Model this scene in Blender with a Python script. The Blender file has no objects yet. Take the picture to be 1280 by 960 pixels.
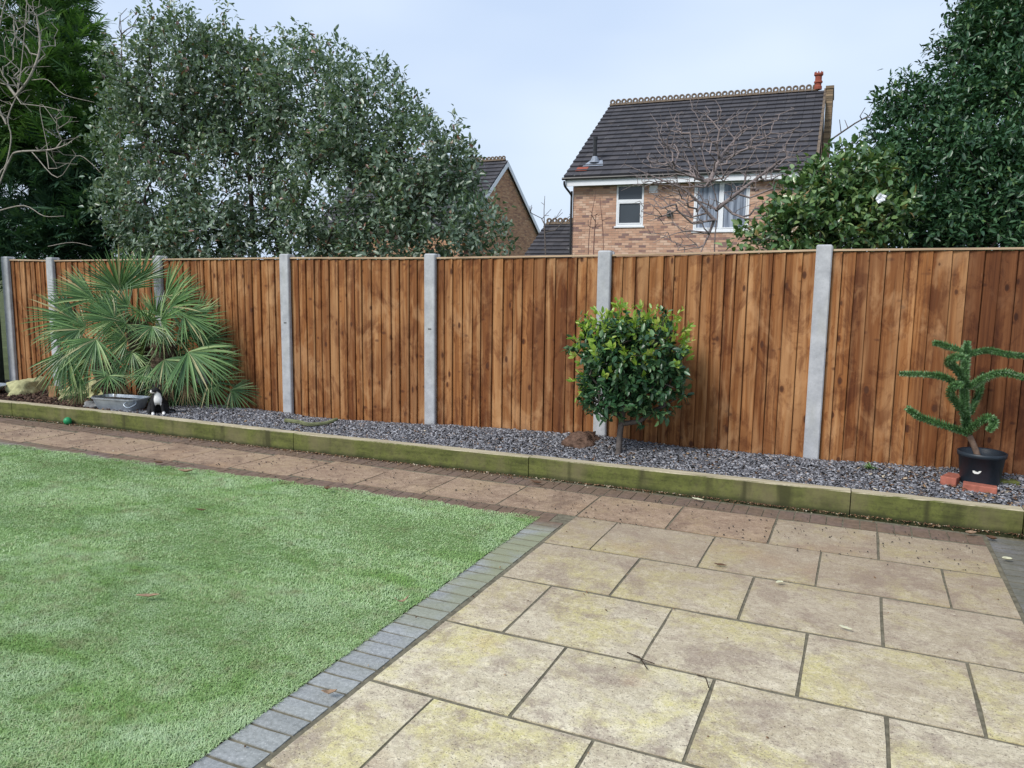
import bpy, bmesh, math, random
import numpy as np
from mathutils import Vector, Matrix, noise

# ------------------------------------------------------------------ camera, sky, sun
scn = bpy.context.scene
COL = scn.collection
PI = math.pi
cam_d = bpy.data.cameras.new('camera'); cam = bpy.data.objects.new('camera', cam_d); COL.objects.link(cam)
cam_d.sensor_width = 36; cam_d.lens = 27.2284; cam_d.clip_end = 3000; cam_d.clip_start = 0.05
cam.matrix_world = Matrix.Translation((0, 0, 1.53)) @ Matrix([[0.910931, -0.066599, 0.407148], [0.412335, 0.114514, -0.903806], [0.013569, 0.991187, 0.131775]]).to_4x4()
scn.camera = cam
SUN_EL, SUN_AZ = math.radians(42), math.radians(205)      # azimuth measured clockwise from +Y; the sun stands behind the viewer's left
world = bpy.data.worlds.new('World'); scn.world = world; world.use_nodes = True
wt = world.node_tree; wt.nodes.clear()
def wn(t, **k):
    n = wt.nodes.new(t)
    for a, b in k.items(): setattr(n, a, b)
    return n
wo = wn('ShaderNodeOutputWorld'); wb = wn('ShaderNodeBackground'); sky = wn('ShaderNodeTexSky', sky_type='NISHITA')
sky.sun_disc = False; sky.sun_elevation = SUN_EL; sky.sun_rotation = SUN_AZ; sky.air_density = 1.2; sky.dust_density = 2.0
tc = wn('ShaderNodeTexCoord'); mp = wn('ShaderNodeMapping'); mp.inputs['Scale'].default_value = (1.2, 1.2, 3.2)
nz = wn('ShaderNodeTexNoise'); nz.inputs['Scale'].default_value = 1.7; nz.inputs['Detail'].default_value = 3; nz.inputs['Roughness'].default_value = .45
cr = wn('ShaderNodeValToRGB'); cr.color_ramp.elements[0].position = .36; cr.color_ramp.elements[1].position = .66
cr.color_ramp.elements[0].color = (4.55, 5.55, 7.25, 1); cr.color_ramp.elements[1].color = (5.75, 6.6, 7.75, 1)
mx = wn('ShaderNodeMixRGB'); mx.inputs['Fac'].default_value = .9
wt.links.new(tc.outputs['Generated'], mp.inputs['Vector']); wt.links.new(mp.outputs['Vector'], nz.inputs['Vector'])
wt.links.new(nz.outputs['Fac'], cr.inputs['Fac']); wt.links.new(sky.outputs['Color'], mx.inputs['Color1'])
wt.links.new(cr.outputs['Color'], mx.inputs['Color2']); wt.links.new(mx.outputs['Color'], wb.inputs['Color'])
wb.inputs['Strength'].default_value = .1
wt.links.new(wb.outputs['Background'], wo.inputs['Surface'])
sd = bpy.data.lights.new('sun', 'SUN'); sd.energy = 2.3; sd.angle = math.radians(20); sd.color = (1, .96, .9)
sun = bpy.data.objects.new('sun', sd); COL.objects.link(sun)
sv = Vector((math.sin(SUN_AZ)*math.cos(SUN_EL), math.cos(SUN_AZ)*math.cos(SUN_EL), math.sin(SUN_EL)))
sun.rotation_euler = sv.to_track_quat('Z', 'Y').to_euler(); sun.location = (0, -5, 12)
vs = scn.view_settings; vs.view_transform = 'Standard'; vs.look = 'None'; vs.exposure = 0.5; vs.gamma = 1
scn.cycles.max_bounces = 6; scn.cycles.diffuse_bounces = 3; scn.cycles.transparent_max_bounces = 6

# ------------------------------------------------------------------ helpers
def tag(o, label=None, cat=None, group=None, kind=None):
    if label: o['label'] = label
    if cat: o['category'] = cat
    if group: o['group'] = group
    if kind: o['kind'] = kind
    return o
def empty(name, loc=(0, 0, 0), rz=0):
    o = bpy.data.objects.new(name, None); COL.objects.link(o); o.location = loc; o.rotation_euler = (0, 0, rz)
    o.empty_display_size = .1
    return o
def link(name, me, parent=None, loc=None, rot=None, scale=None):
    o = bpy.data.objects.new(name, me); COL.objects.link(o)
    if parent: o.parent = parent
    if loc is not None: o.location = loc
    if rot is not None: o.rotation_euler = rot
    if scale is not None: o.scale = scale
    return o
def mesh(name, v, f, m, smooth=False):
    me = bpy.data.meshes.new(name); me.from_pydata([tuple(map(float, p)) for p in v], [], f)
    for x in (m if isinstance(m, (list, tuple)) else [m]): me.materials.append(x)
    if smooth: me.polygons.foreach_set('use_smooth', [True]*len(me.polygons))
    me.update(); return me
def np_mesh(name, V, F, m, smooth=False):                   # V (n,3); F (k,4) or (k,3), fast path
    me = bpy.data.meshes.new(name); V = np.ascontiguousarray(V, np.float32); F = np.ascontiguousarray(F, np.int32)
    me.vertices.add(len(V)); me.vertices.foreach_set('co', V.ravel())
    me.loops.add(F.size); me.loops.foreach_set('vertex_index', F.ravel())
    me.polygons.add(len(F)); me.polygons.foreach_set('loop_start', np.arange(0, F.size, F.shape[1], dtype=np.int32))
    me.materials.append(m)
    if smooth: me.polygons.foreach_set('use_smooth', np.ones(len(F), bool))
    me.update(calc_edges=True); me.validate(); return me
class MB:
    def __init__(s): s.v = []; s.f = []; s.mi = []
    def add(s, v, f, mi=0):
        n = len(s.v); s.v += [tuple(p) for p in v]; s.f += [tuple(i+n for i in q) for q in f]; s.mi += [mi]*len(f); return s
    def box(s, a, b, mi=0, R=None, c=None):
        x0, y0, z0 = a; x1, y1, z1 = b
        v = [(x0,y0,z0),(x1,y0,z0),(x1,y1,z0),(x0,y1,z0),(x0,y0,z1),(x1,y0,z1),(x1,y1,z1),(x0,y1,z1)]
        if R is not None: v = [tuple(R @ Vector(p) + Vector(c or (0,0,0))) for p in v]
        return s.add(v, [(0,3,2,1),(4,5,6,7),(0,1,5,4),(1,2,6,5),(2,3,7,6),(3,0,4,7)], mi)
    def tube(s, pts, rad, n=8, mi=0, cap=True):
        pts = [Vector(p) for p in pts]; rad = rad if isinstance(rad, (list, tuple)) else [rad]*len(pts)
        ref = None; base = len(s.v); vs_ = []
        for i, p in enumerate(pts):
            t = (pts[min(i+1, len(pts)-1)] - pts[max(i-1, 0)]).normalized()
            if ref is None: ref = t.orthogonal().normalized()
            ref = (ref - t*ref.dot(t)).normalized(); b = t.cross(ref)
            for k in range(n):
                a = 2*PI*k/n; vs_.append(p + (ref*math.cos(a) + b*math.sin(a))*rad[i])
        fs = [(i*n+k, i*n+(k+1) % n, (i+1)*n+(k+1) % n, (i+1)*n+k) for i in range(len(pts)-1) for k in range(n)]
        if cap: fs += [tuple(range(n-1, -1, -1)), tuple((len(pts)-1)*n+k for k in range(n))]
        return s.add(vs_, fs, mi)
    def lathe(s, prof, n=24, c=(0, 0, 0), sx=1, sy=1, mi=0):
        vs_ = [(c[0]+r*math.cos(2*PI*k/n)*sx, c[1]+r*math.sin(2*PI*k/n)*sy, c[2]+z) for r, z in prof for k in range(n)]
        return s.add(vs_, [(i*n+k, i*n+(k+1) % n, (i+1)*n+(k+1) % n, (i+1)*n+k) for i in range(len(prof)-1) for k in range(n)], mi)
    def mesh(s, name, m, smooth=False):
        me = mesh(name, s.v, s.f, m, smooth)
        if any(s.mi): me.polygons.foreach_set('material_index', s.mi)
        return me
    def build(s, name, m, parent=None, smooth=False, **k): return link(name, s.mesh(name, m, smooth), parent, **k)
def smooth_path(pts, n=4):                                   # Catmull-Rom
    P = [Vector(p) for p in pts]; P = [P[0]*2-P[1]] + P + [P[-1]*2-P[-2]]; out = []
    for i in range(1, len(P)-2):
        for k in range(n):
            t = k/n; a, b, c, d = P[i-1], P[i], P[i+1], P[i+2]
            out.append(.5*((2*b) + (c-a)*t + (2*a-5*b+4*c-d)*t*t + (3*b-a-3*c+d)*t**3))
    out.append(P[-2]); return out
def nrm(a): return a/np.maximum(np.linalg.norm(a, axis=-1, keepdims=True), 1e-9)

# ------------------------------------------------------------------ materials
class NT:
    def __init__(s, name, rough=.8, spec=.3):
        s.m = bpy.data.materials.new(name); s.m.use_nodes = True; s.t = s.m.node_tree; s.t.nodes.clear()
        s.o = s.n('ShaderNodeOutputMaterial'); s.b = s.n('ShaderNodeBsdfPrincipled'); s.l(s.b, 0, s.o, 0)
        s.b.inputs['Roughness'].default_value = rough; s.b.inputs['Specular IOR Level'].default_value = spec
    def n(s, t, **k):
        x = s.t.nodes.new(t)
        for a, b in k.items(): setattr(x, a, b)
        return x
    def l(s, a, i, b, j): s.t.links.new(a.outputs[i], b.inputs[j])
    def co(s, kind='Object', scale=(1, 1, 1), rnd=False, rot=(0, 0, 0)):
        if kind == 'World': c = s.n('ShaderNodeNewGeometry'); src = c.outputs['Position']
        else: c = s.n('ShaderNodeTexCoord'); src = c.outputs[kind]
        if rnd:
            oi = s.n('ShaderNodeObjectInfo'); vm = s.n('ShaderNodeVectorMath', operation='SCALE'); cx = s.n('ShaderNodeCombineXYZ')
            for k in range(3): s.t.links.new(oi.outputs['Random'], cx.inputs[k])
            s.t.links.new(cx.outputs[0], vm.inputs[0]); vm.inputs['Scale'].default_value = 37.
            ad = s.n('ShaderNodeVectorMath', operation='ADD'); s.t.links.new(src, ad.inputs[0]); s.t.links.new(vm.outputs[0], ad.inputs[1]); src = ad.outputs[0]
        mp = s.n('ShaderNodeMapping'); mp.inputs['Scale'].default_value = scale; mp.inputs['Rotation'].default_value = rot
        s.t.links.new(src, mp.inputs['Vector']); return mp.outputs[0]
    def noise(s, vec, scale=5, detail=4, rough=.55, dist=0):
        x = s.n('ShaderNodeTexNoise'); x.inputs['Scale'].default_value = scale; x.inputs['Detail'].default_value = detail
        x.inputs['Roughness'].default_value = rough; x.inputs['Distortion'].default_value = dist
        s.t.links.new(vec, x.inputs['Vector']); return x.outputs['Fac']
    def vor(s, vec, scale=5, feature='F1', out='Distance', rnd=1):
        x = s.n('ShaderNodeTexVoronoi', feature=feature); x.inputs['Scale'].default_value = scale; x.inputs['Randomness'].default_value = rnd
        s.t.links.new(vec, x.inputs['Vector']); return x.outputs[out]
    def ramp(s, fac, stops):
        x = s.n('ShaderNodeValToRGB'); e = x.color_ramp.elements
        while len(e) < len(stops): e.new(.5)
        for k, (p, c) in enumerate(stops):
            e[k].position = p; e[k].color = (*c, 1) if isinstance(c, (tuple, list)) else (c, c, c, 1)
        s.t.links.new(fac, x.inputs[0]); return x.outputs[0]
    def mix(s, fac, a, b, mode='MIX'):
        x = s.n('ShaderNodeMixRGB', blend_type=mode)
        for k, v in ((0, fac), (1, a), (2, b)):
            if hasattr(v, 'links'): s.t.links.new(v, x.inputs[k])
            elif k == 0: x.inputs[0].default_value = v
            else: x.inputs[k].default_value = (*v, 1) if isinstance(v, (tuple, list)) else (v, v, v, 1)
        return x.outputs[0]
    def math(s, op, a, b=0., clamp=False):
        x = s.n('ShaderNodeMath', operation=op); x.use_clamp = clamp
        for k, v in ((0, a), (1, b)):
            if hasattr(v, 'links'): s.t.links.new(v, x.inputs[k])
            else: x.inputs[k].default_value = v
        return x.outputs[0]
    def col(s, c):
        if hasattr(c, 'links'): s.t.links.new(c, s.b.inputs['Base Color'])
        else: s.b.inputs['Base Color'].default_value = (*c, 1)
    def bump(s, h, strength=.4, dist=.01):
        x = s.n('ShaderNodeBump'); x.inputs['Strength'].default_value = strength; x.inputs['Distance'].default_value = dist
        s.t.links.new(h, x.inputs['Height']); s.l(x, 0, s.b, 'Normal')
    def rnd(s): return s.n('ShaderNodeObjectInfo').outputs['Random']
    def isl(s): return s.n('ShaderNodeNewGeometry').outputs['Random Per Island']
    def sep(s, vec, k):
        x = s.n('ShaderNodeSeparateXYZ'); s.t.links.new(vec, x.inputs[0]); return x.outputs[k]
    def normal(s, k): return s.sep(s.n('ShaderNodeNewGeometry').outputs['True Normal'], k)

MT = {}
def simple(name, c, rough=.7, spec=.3, var=.25, nscale=20, bump=.2, bd=.004, metal=0):
    t = NT(name, rough, spec); v = t.co('Object'); a = t.noise(v, nscale, 5)
    t.col(t.ramp(a, [(.3, tuple(x*(1-var) for x in c)), (.7, tuple(min(1, x*(1+var)) for x in c))]))
    if bump: t.bump(a, bump, bd)
    t.b.inputs['Metallic'].default_value = metal; MT[name] = t.m; return t.m

# pressure treated fence boards
def fence_mat(key, dark):
    t = NT('fence_timber', .75, .25); ob = t.co('Object', rnd=True)
    kn = t.math('ADD', t.vor(t.co('Object', (1, .15, .85), rnd=True), 9.5, 'F1'), t.ramp(t.noise(t.co('Object', (1.5, 1.5, 1.5), rnd=True), 2.4, 2), [(.48, .0), (.66, .14)])); halo = t.ramp(kn, [(.05, 1.), (.30, 0.)])
    wv = t.n('ShaderNodeVectorMath', operation='MULTIPLY_ADD'); hx = t.n('ShaderNodeCombineXYZ'); t.t.links.new(halo, hx.inputs[0])
    t.t.links.new(hx.outputs[0], wv.inputs[0]); wv.inputs[1].default_value = (1.6, 0, 0); t.t.links.new(t.co('Object', (34, 34, 1.3), rnd=True), wv.inputs[2])
    g1 = t.noise(wv.outputs[0], 1, 6, .62, .7); g2 = t.noise(t.co('Object', (10, 10, 1.1), rnd=True), 1, 3, .5, 1.2)
    c = t.ramp(g1, [(.27, (.095, .030, .009)), (.5, (.265, .106, .033)), (.74, (.44, .215, .083))])
    c = t.mix(t.ramp(t.rnd(), [(0., .0), (.35, .15), (.7, .55), (1., 1.)]), c, t.mix(1., c, (.56, .46, .40), 'MULTIPLY'))
    c = t.mix(t.ramp(g2, [(.48, 0.), (.66, .6)]), c, (.45, .25, .115))
    c = t.mix(t.ramp(t.noise(t.co('World', (.9, .9, .55)), 1.6, 3, .5, 1.), [(.46, 0.), (.66, .55)]), c, (.17, .068, .026))
    c = t.mix(t.ramp(t.noise(t.co('Object', (15, 15, .9), rnd=True), 1, 3, .6, .4), [(.56, 0.), (.68, .6)]), c, (.115, .045, .018))
    c = t.mix(halo, c, t.mix(1., c, (.66, .52, .42), 'MULTIPLY'))
    k2 = t.math('ADD', t.vor(t.co('Object', (.8, .15, 2.3), rnd=True, rot=(0, .12, 0)), 7.5, 'F1'), t.ramp(t.noise(t.co('Object', (1.5, 1.5, 1.5), rnd=True, rot=(1, 1, 0)), 2.0, 2), [(.46, .0), (.66, .22)])); c = t.mix(t.ramp(k2, [(.09, .8), (.2, 0.)]), c, (.085, .03, .014))
    c = t.mix(t.ramp(t.noise(t.co('World', (2.2, 2.2, 1.3)), 2.6, 7, .72, .6), [(.50, 0.), (.60, .7)]), c, t.mix(1., c, (.46, .34, .30), 'MULTIPLY'))
    c = t.mix(t.ramp(t.noise(t.co('World', (2, 2, 1), rot=(0, 0, 1)), 2.2, 5, .6, .6), [(.54, 0.), (.66, .6)]), c, t.mix(.5, c, (.64, .38, .19)))
    c = t.mix(t.ramp(kn, [(.07, .95), (.135, .75), (.165, 0.)]), c, (.065, .024, .011))
    c = t.mix(t.ramp(t.noise(t.co('World', (5, 5, 1.6)), 2.2, 5, .65), [(.68, 0.), (.76, .5)]), c, (.62, .38, .2))
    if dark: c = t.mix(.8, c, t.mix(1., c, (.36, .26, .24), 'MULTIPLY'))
    t.col(c); t.bump(t.mix(.5, g1, kn), .4, .004); MT[key] = t.m
fence_mat('fence', 0); fence_mat('fence_shaded', 1)  # second copy has the shade on the right-end boards put into its colour
t = NT('capping_timber', .8, .2); v = t.co('Object', (1.2, 20, 20)); t.col(t.ramp(t.noise(v, 2, 5), [(.3, (.27, .18, .11)), (.7, (.52, .39, .26))])); MT['cap'] = t.m
# concrete posts
t = NT('concrete', .9, .2); v = t.co('World'); a = t.noise(v, 9, 6, .7); b = t.noise(v, 90, 3, .6)
c = t.ramp(a, [(.3, (.31, .32, .34)), (.7, (.49, .50, .52))]); c = t.mix(t.ramp(b, [(.62, 0.), (.7, .5)]), c, (.2, .2, .2))
c = t.mix(t.ramp(t.noise(t.co('World', (3, 3, .8)), 2.5, 3), [(.5, 0.), (.75, .4)]), c, (.33, .33, .27))
t.col(c); t.bump(b, .25, .003); MT['concrete'] = t.m
# riven sandstone slabs (cream with yellow lichen and purple stains) and a browner soiled version for the path
def slab_mat(name, c0, c1, yellow, ya, stain, sa, dirt):
    t = NT(name, .8, .25); v = t.co('World', (1, 1, 1)); r = t.noise(t.co('Object', (1, 1.6, 1), rnd=True), 2.3, 5, .6, .6)
    c = t.ramp(r, [(.3, c0), (.7, c1)])
    c = t.mix(t.math('MULTIPLY', t.rnd(), .6), c, t.mix(1., c, (.82, .77, .72), 'MULTIPLY'))
    y = t.noise(t.co('Object', (1, 1, 1), rnd=True), 2.1, 6, .68, .3); c = t.mix(t.ramp(y, [(.48, 0.), (.62, ya)]), c, yellow)
    c = t.mix(t.ramp(t.noise(v, 15, 7, .8, .3), [(.36, .7), (.52, 0.)]), c, tuple(min(1, x*1.22) for x in c1))
    p = t.noise(t.co('Object', (1, 1, 1), rnd=True, rot=(1, 2, 3)), 2.6, 9, .78, .3); c = t.mix(t.ramp(p, [(.505, 0.), (.60, sa)]), c, stain)
    c = t.mix(t.ramp(t.noise(t.co('World', (1, 1.3, 1), rot=(0, 0, .4)), 11, 8, .8, .8), [(.53, 0.), (.62, .55)]), c, stain)
    c = t.mix(t.ramp(t.noise(t.co('Object', rnd=True, rot=(2, 1, 0)), 1.7, 3, .5), [(.60, 0.), (.70, .35)]), c, (.50, .31, .16))
    w = t.noise(v, 46, 5, .75, .4); c = t.mix(t.ramp(w, [(.53, 0.), (.64, .5)]), c, tuple(x*.85 for x in stain)); c = t.mix(t.ramp(t.noise(v, 75, 4, .8), [(.34, .4), (.46, 0.)]), c, tuple(min(1, x*1.35) for x in c1))
    f = t.noise(v, 130, 3, .7); c = t.mix(t.ramp(f, [(.60, 0.), (.64, .85)]), c, (.08, .065, .05))
    g = t.ramp(t.math('ADD', t.math('MULTIPLY', t.sep(v, 1), .2), t.math('MULTIPLY', t.noise(v, 2.5, 4), .25)), [(.62, 0.), (1.02, dirt)])
    c = t.mix(g, c, (.235, .165, .115))
    t.col(c); rv = t.noise(t.co('World', (1, 1.7, 1)), 13, 7, .7, .6); t.bump(t.mix(.4, rv, w), .8, .012); MT[name] = t.m
slab_mat('slab', (.47, .41, .285), (.64, .575, .43), (.60, .54, .22), .75, (.29, .225, .18), .7, .6)
slab_mat('slab_path', (.27, .18, .125), (.47, .35, .25), (.46, .35, .19), .45, (.15, .095, .07), .8, .35)
# block pavers: grey with light specks, turning brown with soil by the path
t = NT('block_paver', .8, .25); v = t.co('World'); a = t.noise(v, 60, 4, .7); yy = t.sep(v, 1)
c = t.ramp(a, [(.3, (.215, .225, .225)), (.7, (.38, .395, .395))]); c = t.mix(t.math('MULTIPLY', t.rnd(), .6), c, t.mix(1., c, (.74, .74, .76), 'MULTIPLY'))
c = t.mix(t.ramp(t.noise(v, 190, 2, .6), [(.64, 0.), (.68, .6)]), c, (.62, .62, .6))
ms = t.math('MULTIPLY', t.ramp(t.noise(v, 3.2, 4), [(.36, 0.), (.56, .85)]), t.ramp(t.math('MULTIPLY', yy, .2), [(.42, .12), (.72, 1.)]))
c = t.mix(ms, c, (.24, .25, .15)); xx = t.sep(v, 0)
side = t.math('LESS_THAN', xx, .78)
c = t.mix(t.math('MULTIPLY', t.ramp(t.math('MULTIPLY', yy, .2), [(.86, 0.), (.90, .88)]), side), c, t.ramp(t.noise(v, 24, 6, .7), [(.3, (.095, .055, .040)), (.7, (.20, .125, .090))]))
c = t.mix(t.math('MULTIPLY', t.math('GREATER_THAN', xx, .78), .75), c, t.ramp(t.noise(v, 14, 6, .7), [(.3, (.075, .070, .068)), (.7, (.17, .155, .145))]))
t.col(c); t.bump(a, .4, .003); MT['block'] = t.m
t = NT('joint_sand', .95, .1); v = t.co('World'); t.col(t.ramp(t.noise(v, 30, 5), [(.3, (.10, .090, .065)), (.7, (.20, .18, .13))])); t.bump(t.noise(v, 90, 3), .6, .004); MT['joint'] = t.m
# sleepers
t = NT('sleeper_timber', .85, .2); v = t.co('Object', (.8, 14, 14), rnd=True); a = t.noise(v, 2.2, 6, .65)
c = t.ramp(a, [(.3, (.045, .055, .014)), (.7, (.135, .145, .045))]); w = t.co('World')
c = t.mix(t.ramp(t.noise(t.co('World', (1, 1, 1.4)), 7, 7, .75), [(.42, 0.), (.62, .7)]), c, (.15, .165, .045))
c = t.mix(t.ramp(t.noise(t.co('World'), 38, 5, .75), [(.50, 0.), (.66, .55)]), c, (.05, .045, .025))
c = t.mix(t.ramp(t.noise(t.co('World', (1, 1, .35)), 2.2, 4, .6), [(.48, 0.), (.66, .7)]), c, (.17, .145, .08))
c = t.mix(t.ramp(t.noise(t.co('World', (1, 1, .12)), 5.5, 3, .6), [(.57, 0.), (.68, .8)]), c, (.045, .045, .02))
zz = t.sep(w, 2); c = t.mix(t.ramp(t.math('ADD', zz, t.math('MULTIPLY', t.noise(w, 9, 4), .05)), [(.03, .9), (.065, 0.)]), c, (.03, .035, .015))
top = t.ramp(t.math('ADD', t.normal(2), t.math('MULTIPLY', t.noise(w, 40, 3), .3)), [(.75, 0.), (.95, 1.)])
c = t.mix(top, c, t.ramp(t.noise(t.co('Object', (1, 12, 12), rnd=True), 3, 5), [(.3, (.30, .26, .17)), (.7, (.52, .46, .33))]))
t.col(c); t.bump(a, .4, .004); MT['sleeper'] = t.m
# slate, bark, soil
t = NT('slate', .55, .4); i = t.isl()
t.col(t.mix(t.math('MULTIPLY', t.noise(t.co('World'), 30, 4), .5), t.ramp(i, [(0., (.045, .048, .058)), (.35, (.105, .11, .13)), (.7, (.25, .26, .29)), (.92, (.52, .53, .57)), (.97, (.30, .22, .16)), (1., (.14, .08, .055))]), (.10, .09, .09))); t.bump(t.noise(t.co('World'), 120, 3), .3, .002); MT['slate'] = t.m
t = NT('bark', .9, .15); i = t.isl(); t.col(t.ramp(i, [(0., (.030, .018, .014)), (.6, (.075, .045, .034)), (.93, (.14, .09, .065)), (1., (.27, .19, .13))])); MT['bark_chip'] = t.m
t = NT('dead_leaf_bits', .8, .2); i = t.isl(); t.col(t.ramp(i, [(0., (.06, .035, .022)), (.55, (.16, .085, .045)), (.85, (.34, .22, .12)), (1., (.62, .56, .44))])); MT['bits'] = t.m
simple('soil', (.055, .05, .045), .95, .1, .4, 30, .6)
simple('ground_turf', (.07, .085, .035), .95, .1, .4, 3, .3)
# turf
t = NT('turf_backing', .95, .1); t.col(t.ramp(t.noise(t.co('World'), 8, 5), [(.3, (.11, .19, .06)), (.7, (.18, .28, .11))])); MT['turf_base'] = t.m
t = NT('turf_blade', .7, .2); i = t.isl(); w = t.co('World', (1, 1, .01))
c = t.ramp(i, [(0., (.24, .37, .15)), (.35, (.32, .47, .205)), (.7, (.38, .53, .255)), (.90, (.46, .59, .34)), (.96, (.42, .40, .24)), (1., (.30, .42, .17))])
pt = t.noise(t.co('World', (1.0, 1.7, .01), rot=(0, 0, .5)), 1.5, 5, .62, .6)
c = t.mix(t.ramp(pt, [(.36, .9), (.50, 0.)]), c, t.mix(1., c, (.52, .66, .36), 'MULTIPLY'))
c = t.mix(t.ramp(t.noise(t.co('World', (6, 11, .01), rot=(0, 0, .5)), 1.6, 6, .75, .4), [(.38, .75), (.52, 0.)]), c, t.mix(1., c, (.58, .66, .46), 'MULTIPLY'))
c = t.mix(t.ramp(t.noise(t.co('World', (1.3, 2.2, .01), rot=(0, 0, .5)), 2.1, 6, .68, .5), [(.46, 0.), (.66, .45)]), c, (.47, .60, .40))
c = t.mix(t.ramp(t.noise(w, 5, 6, .75), [(.52, 0.), (.64, .6)]), c, (.22, .215, .11))
t.col(c); t.b.inputs['Subsurface Weight'].default_value = 0; MT['turf'] = t.m
# leaves
def leaf_mat(name, stops, rough=.35, spec=.5, trans=.25):
    t = NT(name, rough, spec); c = t.ramp(t.isl(), stops); t.col(c)
    tr = t.n('ShaderNodeBsdfTranslucent'); mxs = t.n('ShaderNodeMixShader'); mxs.inputs[0].default_value = trans
    t.t.links.new(t.mix(1., c, (1.3, 1.5, .6), 'MULTIPLY'), tr.inputs[0]); t.l(t.b, 0, mxs, 1); t.l(tr, 0, mxs, 2); t.l(mxs, 0, t.o, 0)
    MT[name] = t.m; return t.m
leaf_mat('photinia_leaf', [(0., (.065, .115, .075)), (.5, (.145, .205, .135)), (.86, (.24, .31, .24)), (.965, (.33, .38, .31)), (.975, (.22, .12, .09)), (1., (.25, .11, .08))], .34, .65, .2)
leaf_mat('laurel_leaf', [(0., (.020, .060, .028)), (.6, (.042, .105, .046)), (.92, (.085, .165, .075)), (1., (.13, .21, .055))], .34, .5, .12)
leaf_mat('camellia_leaf', [(0., (.04, .095, .035)), (.6, (.10, .185, .065)), (.95, (.22, .30, .11)), (1., (.26, .15, .06))], .28, .65, .14)
leaf_mat('conifer_leaf', [(0., (.026, .068, .042)), (.6, (.052, .118, .066)), (1., (.10, .18, .085))], .6, .3, .12)
leaf_mat('conifer_top_leaf', [(0., (.045, .105, .032)), (.6, (.085, .175, .050)), (1., (.15, .25, .085))], .6, .3, .2)
leaf_mat('bay_leaf', [(0., (.016, .055, .024)), (.6, (.042, .110, .045)), (1., (.12, .21, .085))], .33, .5, .12)
leaf_mat('bay_young_leaf', [(0., (.16, .30, .045)), (.6, (.30, .44, .07)), (1., (.52, .56, .16))], .35, .5, .3)
leaf_mat('palm_leaf', [(0., (.045, .110, .038)), (.5, (.09, .185, .060)), (.85, (.185, .30, .105)), (.96, (.34, .43, .19)), (1., (.42, .36, .20))], .4, .5, .15)
leaf_mat('dry_palm', [(0., (.16, .11, .06)), (1., (.34, .26, .15))], .8, .2, .1)
simple('bark_dark', (.055, .045, .036), .9, .15, .4, 25, .6, .01)
simple('bark_pale', (.30, .27, .23), .85, .2, .3, 25, .4, .006)
simple('bark_grey', (.125, .105, .095), .85, .2, .35, 25, .4, .006)
simple('bark_red', (.17, .10, .085), .8, .2, .3, 25, .3, .006)
simple('palm_fibre', (.075, .055, .038), .95, .1, .5, 60, .8, .01)

# ------------------------------------------------------------------ foliage generators
def leaf_cloud(P, D, Nn, L, Wd, fold=.18, droop=0.12):
    """P base points, D directions, Nn normals (all n,3), L lengths, Wd widths -> 6 verts / 4 quads-tris as triangles"""
    D = nrm(D); S = nrm(np.cross(D, Nn)); U = np.cross(S, D); L = L[:, None]; Wd = Wd[:, None]
    v0 = P; v1 = P + D*L*.33 + S*Wd*.46 + U*Wd*fold; v2 = P + D*L*.33 - S*Wd*.46 + U*Wd*fold
    v3 = P + D*L*.72 + S*Wd*.36 + U*Wd*fold*.7 - U*L*droop*.5; v4 = P + D*L*.72 - S*Wd*.36 + U*Wd*fold*.7 - U*L*droop*.5
    v5 = P + D*L - U*L*droop; c = P + D*L*.5 - U*L*droop*.2
    V = np.stack([v0, v1, v2, v3, v4, v5, c], 1).reshape(-1, 3); n = len(P); b = (np.arange(n)*7)[:, None]
    T = np.array([[0, 1, 6], [0, 6, 2], [1, 3, 6], [2, 6, 4], [3, 5, 6], [6, 5, 4]])
    F = (b[:, :, None] + T[None]).reshape(-1, 3); return V, F
def grow(roots, targets, seg=.22, wob=.05, rng=None, bias=.35):
    """roots: list of polylines; connects every target to the growing skeleton -> nodes, parent"""
    N = []; par = []; plen = []
    for r in roots:
        for k, p in enumerate(r):
            if k == 0: par.append(-1); plen.append(0)
            else: par.append(len(N)-1); plen.append(plen[-1] + float(np.linalg.norm(np.array(p)-N[-1])))
            N.append(np.array(p, float))
    cap = len(N) + len(targets)*14; A = np.zeros((cap, 3)); A[:len(N)] = N; PL = np.zeros(cap); PL[:len(N)] = plen; n = len(N)
    base = A[0]; order = np.argsort(np.linalg.norm(targets-base, axis=1))
    for i in order:
        T = targets[i]; d = np.linalg.norm(A[:n]-T, axis=1); k = int(np.argmin(d + bias*PL[:n])); L = d[k]
        m = max(1, min(12, int(L/seg))); src = A[k].copy(); prev = k
        side = rng.normal(size=3)*wob*L
        for j in range(1, m+1):
            u = j/m; p = src + (T-src)*u + side*math.sin(PI*u) + (rng.normal(size=3)*wob*.4*seg if j < m else 0) + np.array([0, 0, -.12*L*math.sin(PI*u)*.5])
            A[n] = p; par.append(prev); PL[n] = PL[prev] + np.linalg.norm(A[prev]-p); prev = n; n += 1
    return A[:n], par
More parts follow.
